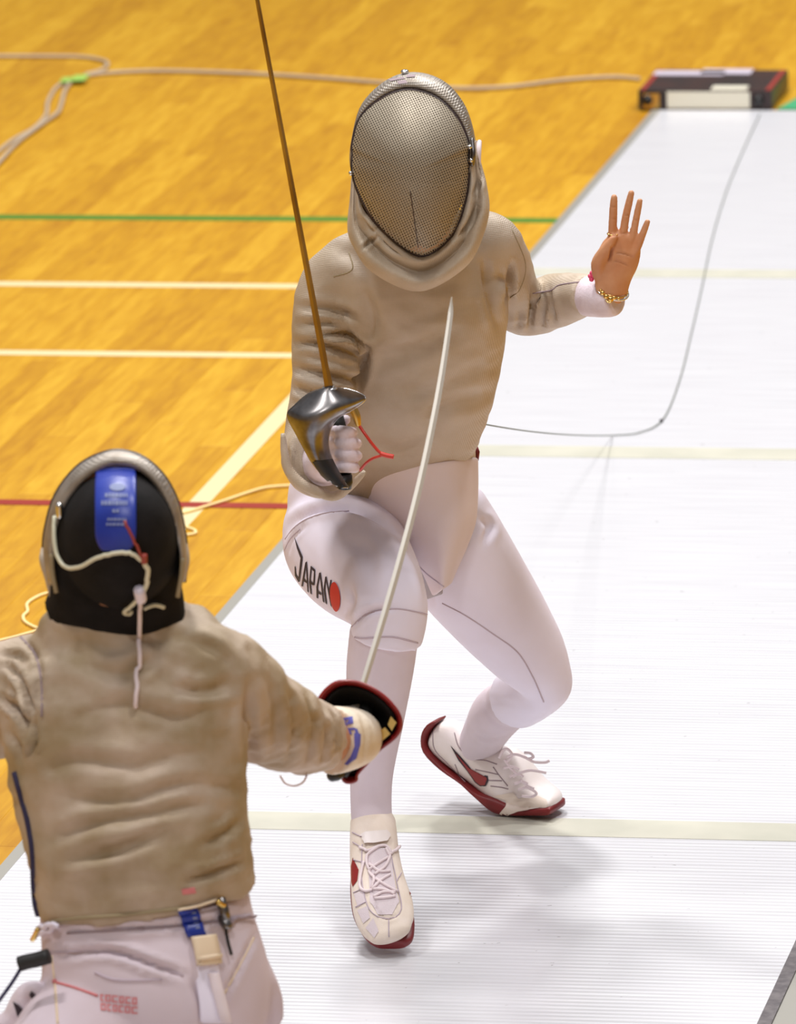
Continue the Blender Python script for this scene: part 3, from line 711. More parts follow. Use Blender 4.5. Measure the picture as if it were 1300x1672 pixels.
MB().limb([(771, 228, MY + .01, 3, 1), (773, 250, MY, 4, 1), (771, 268, MY, 4, 1)], 10, round0=1, round1=1).obj('side_clip', M['steel'], MASK)
# padded back of the mask
bk = []
for dY, sc in ((.10, .97), (.16, .93), (.20, .80), (.23, .55), (.245, .2)):
    bk.append([W(MC[0] + (math.cos(a)*102)*sc, 260 + math.sin(a)*138*sc, MY + .02 + dY) for a in [2*math.pi*j/28 for j in range(28)]])
MB().rings(bk, False, True).obj('mask_back', M['black'], MASK)
def lining(y0, y1, name, m):
    G_ = []
    for y in np.linspace(y0, y1, 14):
        xs = [out[i] + (out[(i+1) % NB] - out[i])*((y - out[i][1])/(out[(i+1) % NB][1] - out[i][1])) for i in range(NB) if (out[i][1] - y)*(out[(i+1) % NB][1] - y) < 0]
        xl = min(q[0] for q in xs) + 11; xr = max(q[0] for q in xs) - 11; row = []
        for t in np.linspace(0, 1, 17):
            x = xl + (xr - xl)*t; r2 = min(1, ((x - 671)/97)**2 + ((y - 283)/136)**2); up_ = (y - 283)/135
            row.append(W(x, y + 3*math.sin(t*11), MY + .012 - .072*(1 - r2)**.6 + .03*max(0, -up_) - .03*max(0, up_)))
        G_.append(row)
    add(name, evaluated(MB().grid(G_).mesh(name), [('SOLIDIFY', dict(thickness=.006, offset=0))]), m, MASK)
lining(166, 304, 'forehead_shade_pad', M['padding']); lining(298, 401, 'chin_shade_pad', M['chin'])  # pads spread over the whole face, painting in the mask's inner shade
line_on(bvh(me), [(670, 312), (674, 340), (679, 375), (683, 404)], .0009, 'centre_seam', M['boxdark'], MASK, per=8)
# side tabs of the bib and the bib itself
bo_ = cr([(577, 262), (571, 324), (567, 377), (580, 410), (600, 439), (636, 463), (672, 476), (703, 473), (743, 451), (776, 418), (799, 353), (796, 305), (784, 257), (779, 229)], 5)
bi_ = cr([(584, 262), (586, 318), (596, 345), (612, 362), (630, 380), (650, 398), (684, 414), (708, 408), (726, 394), (744, 372), (758, 328), (765, 300), (767, 262), (768, 236)], 5)
rows = []
prof = [(0.0, .012), (.12, -.006), (.25, -.012), (.40, .004), (.46, .012), (.52, .002), (.68, -.018), (.86, -.016), (.97, .002), (1.0, .022), (.96, .04)]
nB = len(bo_)
for k, (a, b_) in enumerate(zip(bi_, bo_)):
    f = k/(nB - 1); mid = math.sin(math.pi*f)
    row = []
    for t, d in prof:
        x = a[0]*(1 - t) + b_[0]*t; y = a[1]*(1 - t) + b_[1]*t
        lw = max(0, (y - MC[1])/135.0)
        base = MY - .035*min(lw, 1.0) - .01*max(0, lw - 1) + .05*(1 - mid)**1.5*t + .012*t
        wob = .004*math.sin(f*23 + t*5)
        row.append(W(x, y, base + d*(.35 + .65*mid) + wob*t))
    rows.append(row)
bm_ = evaluated(MB().grid(rows).mesh('bib'), [('SUBSURF', dict(levels=2)), ('SOLIDIFY', dict(thickness=.007, offset=-1))])
crease(bm_, [([(620, 385), (605, 395), (590, 408)], .003, 4, .4), ([(614, 378), (632, 400), (660, 420)], .005, 5, .4), ([(590, 355), (600, 372), (612, 380)], .005, 5, .4), ([(745, 390), (765, 370), (780, 340)], .005, 6, .4), ([(775, 320), (785, 290), (782, 262)], .004, 5, .4)])
add('bib', bm_, M['bib'], MASK, label='padded beige bib under the mask')
# pale padding between mesh and bib on her left
MB().limb([(783, 232, MY + .06, 4, 1), (780, 250, MY + .04, 6, 1), (776, 290, MY + .03, 8, 1), (768, 330, MY + .02, 8, 1)], 12, round0=1, round1=1).obj('padding', M['white2'], MASK)
# --- gloved weapon hand
gl = MB()
HY = -.905
gl.limb([(530, 755, -.79, 40, 1), (541, 750, -.835, 34, 1), (552, 738, HY + .03, 30, .9), (556, 728, HY + .01, 28, .9), (556, 716, HY, 22, .9)], round0=.5, round1=.6)
for i, (y, x1) in enumerate(((704, 576), (722, 583), (742, 584), (762, 580))):
    gl.limb([(540, y + 1, HY + .015, 10, 1), (553, y, HY - .018, 10, 1), (568, y + 1, HY - .022, 9.6, 1), (x1, y + 2, HY - .006, 8.5, 1), (x1 - 6, y + 3, HY + .016, 8, 1), (x1 - 18, y + 3, HY + .022, 7.5, 1)], 14, 4, round0=.6, round1=.8)
gl.limb([(546, 708, HY + .03, 10, 1), (556, 694, HY + .02, 9, 1), (566, 684, HY + .015, 8, 1)], 12, round0=.6, round1=.8)
gm = remesh(gl, 'glove', .0028, 3)
GL1 = add('glove', gm, M['glove'], P1, label='white glove gripping the sabre')
# cuff of the sleeve folded round the glove
wc = [(460, 712), (463, 745), (470, 772), (492, 795), (520, 808), (545, 814), (570, 798), (594, 774)]
ring_ = []
cw_ = cr(wc, 5)
for i, c in enumerate(cw_): ring_.append((W(c[0] + 2, c[1] - 4, -.83), .002 + .007*math.sin(math.pi*min(1, max(0, i/(len(cw_) - 1)*.96 + .02)))**.5))
MB().tube(ring_, 12).obj('cuff_fold', M['bib'], J1)
# --- bare hand, inner body (one continuous skin surface)
bd = MB()
bd.limb([(640, 790, -.32, 110, .6), (655, 620, -.46, 120, .55), (672, 500, -.54, 120, .55), (686, 420, -.61, 76, .55), (688, 385, -.64, 48, 1), (685, 350, -.655, 46, 1)], 28, round0=.4)
hc = W(676, 268, -.665)
bd.loft([(hc + Vector((0, 0, z*.118)), Vector((.076, 0, 0))*math.sqrt(max(0.02, 1 - z*z))*(1 if z > 0 else 1 - .18*abs(z)), Vector((0, .094, 0))*math.sqrt(max(0.02, 1 - z*z)), 2.2) for z in [-.98, -.9, -.75, -.5, -.25, 0, .25, .5, .75, .9, .98]], 24)
bd.limb([(674, 262, -.76, 7, 1), (674, 280, -.772, 9, 1), (674, 290, -.765, 10, .8)], 10, round0=.8, round1=.8)      # nose
for sx in (-1, 1): bd.loft([(hc + Vector((sx*.074, .005, z)), Vector((.008, 0, 0)), Vector((0, .014, 0)), 2) for z in (-.03, -.015, 0, .015, .03)], 10)
bd.limb([(600, 440, -.60, 44, .9), (548, 480, -.60, 34, .95), (532, 620, -.62, 26, 1), (518, 738, -.66, 32, 1), (528, 757, -.80, 30, 1), (550, 742, -.88, 24, 1)], 20, round0=.5, round1=.6)
bd.limb([(740, 410, -.58, 42, .8), (800, 410, -.555, 32, .9), (832, 450, -.47, 28, 1), (850, 500, -.35, 26, 1), (905, 492, -.38, 28, 1), (960, 484, -.47, 27, 1), (985, 483, -.505, 25, .85), (998, 474, -.515, 26, .75)], 20, round0=.5, round1=.5)
for c in ([(626, 830, -.30, 120, .65), (560, 880, -.38, 80, 1), (612, 952, -.58, 64, 1), (634, 990, -.66, 52, 1), (622, 1090, -.655, 46, 1), (607, 1260, -.63, 27, 1), (608, 1330, -.63, 24, 1), (612, 1390, -.685, 24, .6), (620, 1440, -.73, 26, .4), (628, 1480, -.775, 26, .3)],
          [(690, 840, -.29, 70, .8), (752, 918, -.26, 76, .95), (862, 1066, -.18, 52, 1), (884, 1108, -.14, 38, 1), (845, 1140, -.03, 40, 1), (795, 1192, .08, 28, 1), (778, 1232, .115, 22, 1), (800, 1278, .105, 17, 1), (835, 1308, .10, 12, 1)]):
    bd.limb(c, 22, round0=.4, round1=.5)
hY = -.52
bd.limb([(999, 480, hY, 26, .62), (1000, 462, hY, 29, .58), (1003, 440, hY - .002, 34, .52), (1010, 420, hY - .004, 35, .48), (1016, 402, hY - .006, 32, .42), (1019, 390, hY - .008, 26, .40)], 24, round1=.5)
fing = [[(999, 400, 8.6), (1000, 385, 7.6), (1001, 360, 7.2), (1002, 338, 6.8), (1003, 322, 5.6)], [(1012, 400, 8.4), (1017.5, 381, 7.0), (1022, 354, 6.6), (1027.5, 330, 6.2), (1031, 315, 5.3)],
        [(1027, 402, 8.0), (1034, 383, 6.4), (1038.5, 360, 6.0), (1042.5, 340, 5.7), (1045, 328, 4.9)], [(1034, 416, 8.0), (1043, 400, 6.4), (1049, 384, 6.0), (1054, 371, 5.6), (1057.5, 362, 4.8)]]
for k, fg in enumerate(fing):
    bd.limb([(x, y, hY - .008 - .012*i/4, r, .95) for i, (x, y, r) in enumerate(fg)], 14, 4, round0=.5, round1=.95)
bd.limb([(982, 448, hY - .004, 15, .9), (978, 430, hY - .016, 13, .9), (986, 411, hY - .024, 9.5, .9), (997, 396, hY - .026, 7.6, .9), (1003, 388, hY - .026, 6.2, .9)], 14, 4, round0=.6, round1=.95)
body = remesh(bd, 'body', .0024, 3)
crease(body, [([(994, 428), (997, 418), (1000, 404)], .004, 2.5, .4), ([(1004, 412), (1018, 414), (1034, 420)], .0016, 1.8, .4), ([(996, 424), (1012, 428), (1030, 436)], .0014, 1.8, .3), ([(994, 385), (1008, 385)], .0012, 1.5, .3), ([(1013, 382), (1026, 380)], .0012, 1.5, .3),
             ([(995, 357), (1008, 357)], .001, 1.3, .3), ([(1018, 350), (1031, 352)], .001, 1.3, .3), ([(1030, 358), (1044, 360)], .001, 1.3, .3), ([(996, 338), (1008, 338)], .0008, 1.3, .3), ([(1023, 329), (1035, 331)], .0008, 1.3, .3)])
BD1 = add('body', body, M['skin'], P1)
tbd = bvh(body)
# white inner cuff at the bare wrist
cst = []
for c in cr([(948, 483, -.445, 36), (968, 484, -.475, 34), (985, 487, -.50, 32), (1000, 490, -.516, 28), (1008, 490, -.522, 22)], 4):
    cst.append(c)
cm = MB().limb([(c[0], c[1], c[2], c[3], .95) for c in cst], 26, 2)
cmesh = remesh(cm, 'cuff', .004, 2)
add('cuff', cmesh, M['glove'], P1, label='white knitted cuff at the bare wrist')
# bracelets and rings
def loop(cx, cy, Y, rx, ry, rot, r, name, m, parent, depth=.02, n=24):
    P = []
    for i in range(n + 1):
        a = 2*math.pi*i/n; x = rx*math.cos(a); y = ry*math.sin(a)
        P.append((W(cx + x*math.cos(rot) - y*math.sin(rot), cy + x*math.sin(rot) + y*math.cos(rot), Y - depth*math.sin(a)), r))
    return MB().tube(P, 8, False).obj(name, m, parent)
loop(999, 470, -.515, 27.5, 13, .35, .0016, 'bracelet', M['gold'], P1, .021)
loop(999, 474, -.515, 28, 14, .35, .0020, 'bracelet', M['chrome'], P1, .023)
for (x, y, r) in ((984, 478, .0045), (990, 484, .005), (997, 488, .006), (1003, 486, .004), (1010, 487, .003), (981, 474, .003)):
    MB().ball(W(x, y, -.547), r, 6).obj('charm', M['gold'], P1)
loop(995, 489, -.549, 5, 5, 0, .0012, 'charm', M['gold'], P1, .002, 14)
for (x, y) in ((967, 446), (964, 451), (966, 456), (969, 450)):
    MB().ball(W(x, y, -.52), .0045, 6).obj('bead', M['pink'], P1)
loop(1001, 382, hY - .013, 8.6, 2.4, .05, .0016, 'ring', M['gold'], P1, .009, 18)

# ================================================================== her sabre
SB1 = thing('sabre', W(556, 740, -.93), 'steel sabre held upright by the fencer facing us, its bell guard polished silver', 'sabre')
gY_ = -.985
GLf = cr([(533, 633), (505, 643), (482, 662), (470, 678), (484, 708), (497, 732), (510, 755), (530, 778), (556, 797)], 5)
GRt = cr([(547, 633), (576, 638), (597, 650), (578, 667), (552, 682), (539, 702), (536, 728), (545, 756), (568, 797)], 5)
rows = []
n_ = len(GLf)
for i in range(n_):
    f = i/(n_ - 1); row = []
    for j in range(15):
        t = j/14; x = GLf[i][0]*(1 - t) + GRt[i][0]*t; y = GLf[i][1]*(1 - t) + GRt[i][1]*t
        bul = 4*t*(1 - t); dome = math.exp(-((f - .36)/.3)**2)
        y += -4*bul*math.exp(-((f - .05)/.1)**2) + 9*bul*math.exp(-((f - .36)/.2)**2)
        sm = min(1, f/.5); sm = sm*sm*(3 - 2*sm); g_ = .45 + .55*math.exp(-((f - .3)/.32)**2)
        row.append(W(x, y, gY_ + .045 - .05*(bul**.75)*g_ - .03*sm + .035*t))
    rows.append(row)
gm_ = evaluated(MB().grid(rows).mesh('guard'), [('SUBSURF', dict(levels=2)), ('SOLIDIFY', dict(thickness=.0022, offset=0))])
GU1 = add('guard', gm_, M['steel'], SB1, label='polished silver bell guard')
MB().tube([(W(c[0], c[1], gY_ + .052), .0018) for c in GLf], 8).obj('guard_rim', M['steel'], GU1)
MB().tube([(rows[i][-1], .0017) for i in range(n_)], 8).obj('guard_rim', M['chrome'], GU1)
tg = bvh(gm_)
decal(tg, [[(507, 753), (541, 750), (548, 764), (556, 778), (567, 785), (567, 797), (557, 800), (540, 792), (522, 776)]], 'guard_pad', M['blackp'], GU1, off=.0025, step=5)
cp = W(538, 636, gY_ + .03)
ax = (W(420, 0, -1.06) - W(537, 632, gY_ + .03)).normalized()
a1 = ax.cross(FW).normalized(); a2 = ax.cross(a1)
MB().loft([(cp - ax*.004, a1*.0135, a2*.0135, 2), (cp + ax*.003, a1*.0135, a2*.0135, 2), (cp + ax*.005, a1*.011, a2*.011, 2)], 20).obj('collar_washer', M['chrome'], SB1)
tip = cp + ax*.875; Rb = []
for i in range(24):
    t = i/23; p = cp.lerp(tip, t); p += a2*(.010*t*t)
    w_ = .0058*(1 - t) + .0028*t if t > .04 else .0075; d_ = .0045*(1 - t) + .0016*t
    Rb.append([p + a1*w_*.0 + a2*d_*1.25, p + a1*w_, p + a1*w_*.75 - a2*d_, p - a1*w_*.75 - a2*d_, p - a1*w_])
MB().rings(Rb).obj('blade', M['blade'], SB1, False)
MB().ball(tip + a2*.010, .0032, 6).obj('blade_tip', M['blade'], SB1)
MB().tube([(W(548, 672, HY + .012), .011), (W(555, 700, HY), .0115), (W(561, 745, HY), .0115), (W(564, 778, HY + .002), .0105)], 12).obj('grip', M['rubber'], SB1)
MB().tube([(W(562, 776, HY - .01), .0135), (W(563, 788, HY - .012), .0135), (W(563, 798, HY - .012), .011)], 12).obj('pommel', M['blackp'], SB1)
MB().limb([(577, 668, HY - .02, 7, 1), (582, 680, HY - .02, 7, 1), (585, 694, HY - .02, 5, 1)], 12, round0=.6, round1=.6).obj('socket', M['brass'], SB1)
RW = thing('body_wire', W(600, 745, HY), 'short red wire looping from the silver sabre guard', 'wire')
wl([(586, 694, HY - .02), (597, 710, HY - .03), (612, 730, HY - .03), (624, 741, HY - .03), (643, 746, HY - .03)], .0026, 'wire_strand', M['redwire'], RW)
wl([(588, 768, HY - .0), (598, 756, HY - .02), (610, 748, HY - .028), (626, 743, HY - .03)], .0024, 'wire_strand', M['redwire'], RW)
wl([(622, 741, HY - .03), (632, 744, HY - .031), (643, 746, HY - .03)], .0042, 'wire_sleeve', M['redwire'], RW)

# ================================================================== fencer seen from behind
P2 = thing('person', (-.35, -2.45, 0.006), 'fencer with back to us in black-backed mask with blue tongue, lunging in beige jacket', 'person')
mb = MB()
mb.limb([(240, 1474, -2.42, 180, .6), (229, 1400, -2.42, 180, .62), (214, 1300, -2.40, 190, .62), (206, 1200, -2.38, 200, .6), (205, 1120, -2.36, 196, .6), (200, 1060, -2.34, 172, .6), (192, 1018, -2.345, 134, .72), (190, 992, -2.345, 112, .8)], 40)
mb.limb([(280, 1100, -2.36, 90, .8), (345, 1105, -2.33, 84, .9), (395, 1140, -2.27, 82, .95), (435, 1172, -2.2, 76, 1), (480, 1195, -2.12, 66, 1), (502, 1202, -2.07, 60, 1), (520, 1206, -2.035, 56, 1)], round0=.5)
mb.limb([(120, 1115, -2.36, 85, .8), (55, 1125, -2.34, 88, .9), (5, 1145, -2.33, 90, .9), (-55, 1160, -2.3, 82, 1), (-130, 1150, -2.24, 66, 1), (-200, 1090, -2.2, 54, 1), (-250, 1020, -2.18, 44, 1)], round0=.5)
jac2 = remesh(mb, 'jacket', .007, 7)
crumple(jac2, .0045, 9, (.7, 1, 1.7), 7.7)
crumple(jac2, .0035, 20, (.6, 1, 1.5), 2.2)
crumple(jac2, .0015, 42, (.8, 1, 1.2), 5.2)
CRK = 1.05
crease(jac2, [
    ([(34, 1040), (58, 1070), (66, 1110), (66, 1150)], .008, 5, .4), ([(10, 1085), (35, 1110), (50, 1145), (55, 1180)], .016, 6, .6), ([(0, 1070), (30, 1072), (40, 1082)], .008, 6, .5),
    ([(0, 1138), (30, 1160), (50, 1190)], .014, 7, .5), ([(56, 1178), (58, 1210), (45, 1235)], .012, 5, .4), ([(10, 1190), (30, 1220), (35, 1245)], .008, 7, .4),
    ([(70, 1260), (130, 1240), (220, 1250), (300, 1230)], .006, 14, .5), ([(80, 1370), (150, 1345), (230, 1330), (330, 1310)], .009, 12, .6), ([(90, 1410), (180, 1390), (270, 1360)], .008, 12, .6), ([(100, 1300), (200, 1310), (300, 1280), (390, 1290)], .007, 13, .5),
    ([(300, 1440), (350, 1425), (400, 1405)], .009, 8, .6), ([(330, 1380), (370, 1360), (402, 1335)], .007, 9, .5), ([(410, 1110), (405, 1170), (408, 1240)], .010, 10, .4), ([(440, 1110), (452, 1170), (445, 1240)], .006, 9, .5),
    ([(500, 1130), (512, 1190), (500, 1250)], .008, 5, .6), ([(520, 1140), (533, 1195), (524, 1255)], .008, 5, .6), ([(540, 1150), (551, 1200), (544, 1250)], .007, 4, .6), ([(470, 1125), (482, 1185), (470, 1250)], .007, 7, .5),
    ([(120, 1080), (200, 1100), (260, 1070)], .007, 14, .5), ([(260, 1110), (330, 1130), (380, 1110)], .007, 12, .5), ([(120, 1170), (200, 1150), (290, 1170), (360, 1150)], .006, 13, .5), ([(300, 1040), (350, 1060), (380, 1090)], .005, 10, .5)])
J2 = add('jacket', jac2, M['lame_back'], P2, label='brownish beige metallic lame jacket')
tj2 = bvh(jac2)
line_on(tj2, [(24, 1262), (34, 1300), (45, 1340), (53, 1390), (55, 1440), (58, 1475), (64, 1498)], .005, 'dark_piping', M['navy'], J2, per=6)
line_on(tj2, [(58, 1509), (120, 1500), (200, 1494), (300, 1483), (405, 1472)], .003, 'hem', M['hem'], J2, per=8)
line_on(tj2, [(34, 1040), (58, 1070), (68, 1120), (68, 1170)], .0018, 'seam', M['seamd'], J2, per=8)
# breeches and lunging legs
K = lambda x, y, z: Vector((x, y, z))
def wlimb(mbx, pts, n=24):     # pts: (Vector, radius, radius)
    C = cr([tuple(p) + (a, b) for p, a, b in pts], 5); P = [Vector(c[:3]) for c in C]; st = []; prev = Vector((1, 0, 0))
    for i, c in enumerate(C):
        t = (P[min(i+1, len(P)-1)] - P[max(i-1, 0)]).normalized(); S_ = (prev - t*prev.dot(t)).normalized(); prev = S_
        st.append((P[i], S_*c[3], S_.cross(t)*c[4], 2.0))
    return mbx.loft(st, n)
hipc = W(258, 1640, -2.43)
mb = MB()
mb.limb([(236, 1468, -2.42, 172, .6), (242, 1520, -2.42, 176, .64), (252, 1590, -2.43, 186, .68), (258, 1650, -2.43, 182, .72), (258, 1700, -2.43, 160, .75)], 40, round1=.5)
hr = hipc + K(.08, .02, -.02); hl_ = hipc + K(-.085, -.02, -.02)
kr = W(300, 1455, -2.06); ar = K(kr.x + .02, -2.02, .11)
kl = K(hl_.x - .10, -2.80, .27); al = K(hl_.x - .17, -3.13, .10)
wlimb(mb, [(hr, .105, .105), (hr.lerp(kr, .5), .09, .09), (kr, .066, .07), (kr.lerp(ar, .18), .062, .062)])
wlimb(mb, [(hl_, .105, .105), (hl_.lerp(kl, .5), .09, .09), (kl, .066, .068), (kl.lerp(al, .2), .06, .06)])
bre2 = remesh(mb, 'breeches', .007, 7)
crumple(bre2, .0018, 9, (1, 1, 1), 4.4, False)
crease(bre2, [([(100, 1560), (180, 1553), (250, 1575), (300, 1592)], .012, 7, .5), ([(90, 1520), (180, 1518), (300, 1510), (410, 1496)], .008, 5, .4), ([(310, 1590), (330, 1640), (330, 1672)], .008, 8, .3), ([(360, 1640), (390, 1580), (420, 1520)], .006, 6, .4)])
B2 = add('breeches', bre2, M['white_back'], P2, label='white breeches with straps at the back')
tb2 = bvh(bre2)
for (k_, a_) in ((kr, ar), (kl, al)):
    s_ = MB(); wlimb(s_, [(k_.lerp(a_, .05), .058, .06), (k_.lerp(a_, .35), .056, .058), (k_.lerp(a_, .75), .04, .042), (a_, .036, .038)])
    remeshd = remesh(s_, 'sock', .006, 3); add('sock', remeshd, M['sock'], P2)
def plain_shoe(ankle, d, parent):
    d = Vector((d[0], d[1], 0)).normalized(); w = Vector((-d.y, d.x, 0)); up = Vector((0, 0, 1)); st = []; so_ = []
    for u, hh, hw_ in ((-.075, .05, .024), (-.06, .085, .034), (0, .10, .036), (.06, .085, .038), (.12, .065, .045), (.17, .05, .044), (.205, .038, .034), (.222, .03, .02)):
        b_ = Vector((ankle.x, ankle.y, .0065)) + d*u
        st.append((b_ + up*(.018 + hh/2), w*hw_, up*hh/2, 2.6)); so_.append((b_ + up*.0105, w*(hw_ + .003), up*.0105, 3))
    sh = add('shoe', evaluated(MB().loft(st, 24).mesh('shoe'), [('SUBSURF', dict(levels=1))]), M['shoe'], parent)
    add('sole', evaluated(MB().loft(so_, 24).mesh('sole'), [('SUBSURF', dict(levels=1))]), M['rubber'], sh)
plain_shoe(ar, (0.05, 1), P2); plain_shoe(al, (-.9, .4), P2)
# waistband, straps and clips at the back
line_on(tb2, [(110, 1524), (180, 1520), (300, 1512), (410, 1498)], .002, 'waist_seam', M['seamd'], B2, per=8)
line_on(tb2, [(75, 1556), (150, 1553), (220, 1566), (300, 1594)], .002, 'seam', M['seam'], B2, per=8)
line_on(tb2, [(155, 1588), (190, 1600), (265, 1600)], .002, 'pocket_seam', M['seam'], B2, per=8)
line_on(tb2, [(85, 1560), (90, 1610), (94, 1672)], .002, 'seam', M['cream_plastic'], B2, per=8)
line_on(tb2, [(415, 1530), (395, 1570), (365, 1625)], .0016, 'seam', M['cream_plastic'], B2, per=8)
def strap(pts, name, m, parent, tree, th=.002, off=.002, hw=12, **k):
    rows_ = []
    for (x, y) in cr(pts, 5):
        row = []
        for t in (-1, -.5, 0, .5, 1):
            p, n = hit(tree, x + t*hw, y - t*hw*.12, off)
            row.append(p)
        if all(p is not None for p in row): rows_.append(row)
    return add(name, evaluated(MB().grid(rows_).mesh(name), [('SOLIDIFY', dict(thickness=th, offset=0))]), m, parent, **k)
tall2 = bvh(jac2, bre2)
SP = strap([(305, 1484), (312, 1505), (320, 1530)], 'blue_tab', M['blue'], B2, tall2, .003, .006, 15, label='blue printed tab')
if SP:
    tsp = bvh(SP.data)
    decal(tsp, [[(312 + i*2.2, 1490 + i*8), (319 + i*2.2, 1489 + i*8), (320 + i*2.2, 1492 + i*8), (313 + i*2.2, 1493 + i*8)] for i in range(4)], 'tab_print', M['bluetext'], SP, off=.001)
strap([(329, 1530), (334, 1552), (338, 1576)], 'buckle', M['cream_plastic'], B2, tall2, .008, .010, 19, label='cream plastic buckle')
MB().tube([(hit(tall2, 318, 1568, .018)[0], .003), (hit(tall2, 340, 1564, .02)[0], .003), (hit(tall2, 354, 1562, .018)[0], .003)], 8).obj('buckle_bar', M['cream_plastic'], B2)
def freestrap(pts, hw, off, m, **k):
    C = cr(pts, 5); dist = [(hit(tall2, x, y, 0)[0] - CAM).length for x, y in C]
    dist = [min(dist[max(0, i-4):i+5]) - off for i in range(len(C))]
    rows_ = []
    for (x, y), d in zip(C, dist):
        rows_.append([CAM + ray(x + t*hw, y)*(d + .004*abs(t)) for t in (-1, -.5, 0, .5, 1)])
    add('hanging_strap', evaluated(MB().grid(rows_).mesh('hanging_strap'), [('SOLIDIFY', dict(thickness=.003, offset=0)), ('SUBSURF', dict(levels=1))]), m, B2, **k)
freestrap([(336, 1572), (341, 1606), (346, 1640), (348, 1671)], 21, .006, M['white'], label='hanging white strap')
freestrap([(348, 1588), (358, 1625), (370, 1671)], 10, .016, M['white2'])
def pl(tree, pts, off, r, name, m, parent, per=5, **k): return line_on(tree, pts, r, name, m, parent, off, 8, per, **k)
pl(tall2, [(350, 1464), (358, 1468), (360, 1480), (356, 1490)], .012, .0045, 'crocodile_clip', M['brass'], B2, label='small metal clip')
pl(tall2, [(357, 1476), (361, 1495), (364, 1515)], .012, .0075, 'clip_body', M['steel'], B2)
pl(tall2, [(364, 1515), (366, 1530), (370, 1548), (374, 1561)], .008, .0025, 'clip_lead', M['blackp'], B2)
pl(tall2, [(352, 1465), (320, 1476), (290, 1484)], .006, .002, 'cord', M['cream_plastic'], B2)
pl(tall2, [(365, 1510), (390, 1502), (412, 1497)], .006, .002, 'cord', M['seamd'], B2)
pl(tall2, [(100, 1504), (88, 1503), (75, 1512), (70, 1524), (84, 1518), (98, 1510)], .010, .004, 'loop', M['white'], B2)
pl(tall2, [(76, 1514), (70, 1530), (62, 1545), (60, 1556)], .014, .0042, 'clip', M['brass'], B2)
# black plug and reel cord at the left hip
PL = thing('cord_plug', W(58, 1568, -2.56), 'black plug with thin dark cord clipped at the hip of the fencer seen from behind', 'plug')
wl([(32, 1574, -2.56), (45, 1570, -2.56), (60, 1567, -2.56), (80, 1561, -2.56)], .0115, 'plug_body', M['rubber'], PL, 4, 12)
e0 = W(34, 1580, -2.56)
wl([(36, 1578, -2.56), (20, 1604, -2.58), (0, 1632, -2.6), (-40, 1690, -2.66), (-100, 1800, -2.8)], .0028, 'lead', M['navy'], PL)
# folded cloth hanging beside the left hip
FC = MB()
for q, r in (([(10, 1690), (30, 1640), (48, 1618), (75, 1625), (100, 1660)], 17), ([(30, 1680), (50, 1640), (78, 1640), (100, 1690)], 16), ([(-20, 1690), (15, 1668), (40, 1680)], 18)):
    FC.limb([(x, y, -2.5, r, 1.0) for x, y in q], 14, 4, round0=1, round1=1)
fcm = remesh(FC, 'gathered_cloth', .005, 3)
FCo = add('gathered_cloth', fcm, M['glove'], B2, label='gathered white cloth with dark stripes')
tfc = bvh(fcm)
decal(tfc, [[(22, 1635), (30, 1640), (46, 1656), (38, 1668), (30, 1664)], [(52, 1618), (66, 1632), (84, 1662), (78, 1664), (58, 1640), (48, 1624)]], 'dark_patch', M['ink'], FCo, off=.002)
# red stamp on the seat
line_on(tb2, [(88, 1603), (120, 1612), (160, 1626)], .0022, 'print_line', M['pinkred'], B2, per=8)
MB().ball(hit(tb2, 90, 1603, .001)[0], .004, 6).obj('print_dot', M['pinkred'], B2)
st_ = []
for r_i, (y0, xs) in enumerate(((1623, (164, 172, 183, 195, 205, 216, 226)), (1638, (164, 175, 184, 194, 204, 215, 227)))):
    for i, x in enumerate(xs[:-1]):
        w = xs[i+1] - x - 2.0; yy = y0 + (x - 164)*.10
        st_.append([(x, yy), (x + w, yy + .6), (x + w, yy + 3), (x, yy + 2.6)]); st_.append([(x, yy), (x + 2.6, yy), (x + 2.6, yy + 11), (x, yy + 11)])
        st_.append([(x, yy + 9), (x + w, yy + 9.6), (x + w, yy + 12), (x, yy + 11.6)])
        if (i + r_i) % 2: st_.append([(x + w - 2.4, yy), (x + w, yy), (x + w, yy + 12), (x + w - 2.4, yy + 12)])
decal(tb2, st_, 'red_stamp', M['pinkred'], B2, off=.0015, step=8)
decal(tj2, [[(296, 1452), (318, 1449), (320, 1458), (298, 1461)]], 'faded_stamp', M['pinkred'], J2, off=.0012)

# mask from behind
QY = -2.42
HC = (188, 880)
outl = cr([(80, 955), (72, 905), (76, 860), (92, 808), (125, 765), (160, 744), (192, 737), (228, 745), (262, 772), (286, 812), (299, 862), (304, 910), (300, 950)], 4)
inl = cr([(92, 955), (88, 905), (92, 866), (108, 822), (136, 786), (165, 766), (192, 760), (222, 766), (250, 788), (272, 824), (287, 868), (294, 910), (292, 950)], 4)
cols = []
for a, b_ in zip(inl, outl):
    cols.append([W(a[0], a[1], QY - .018), W((a[0]+b_[0])/2, (a[1]+b_[1])/2, QY - .016), W(b_[0], b_[1], QY + .01), W(b_[0], b_[1], QY + .05), W(b_[0]*.98 + HC[0]*.02, b_[1]*.98 + HC[1]*.02, QY + .10)])
cb = evaluated(MB().grid(cols).mesh('mask'), [('SOLIDIFY', dict(thickness=.003, offset=0))])
MK2 = add('mask', cb, M['silverband'], P2, label='fencing mask seen from behind')
MB().tube([(W(b_[0], b_[1], QY + .10), .004) for b_ in outl], 8).obj('mask_rim', M['boxdark'], MK2)
bk = []
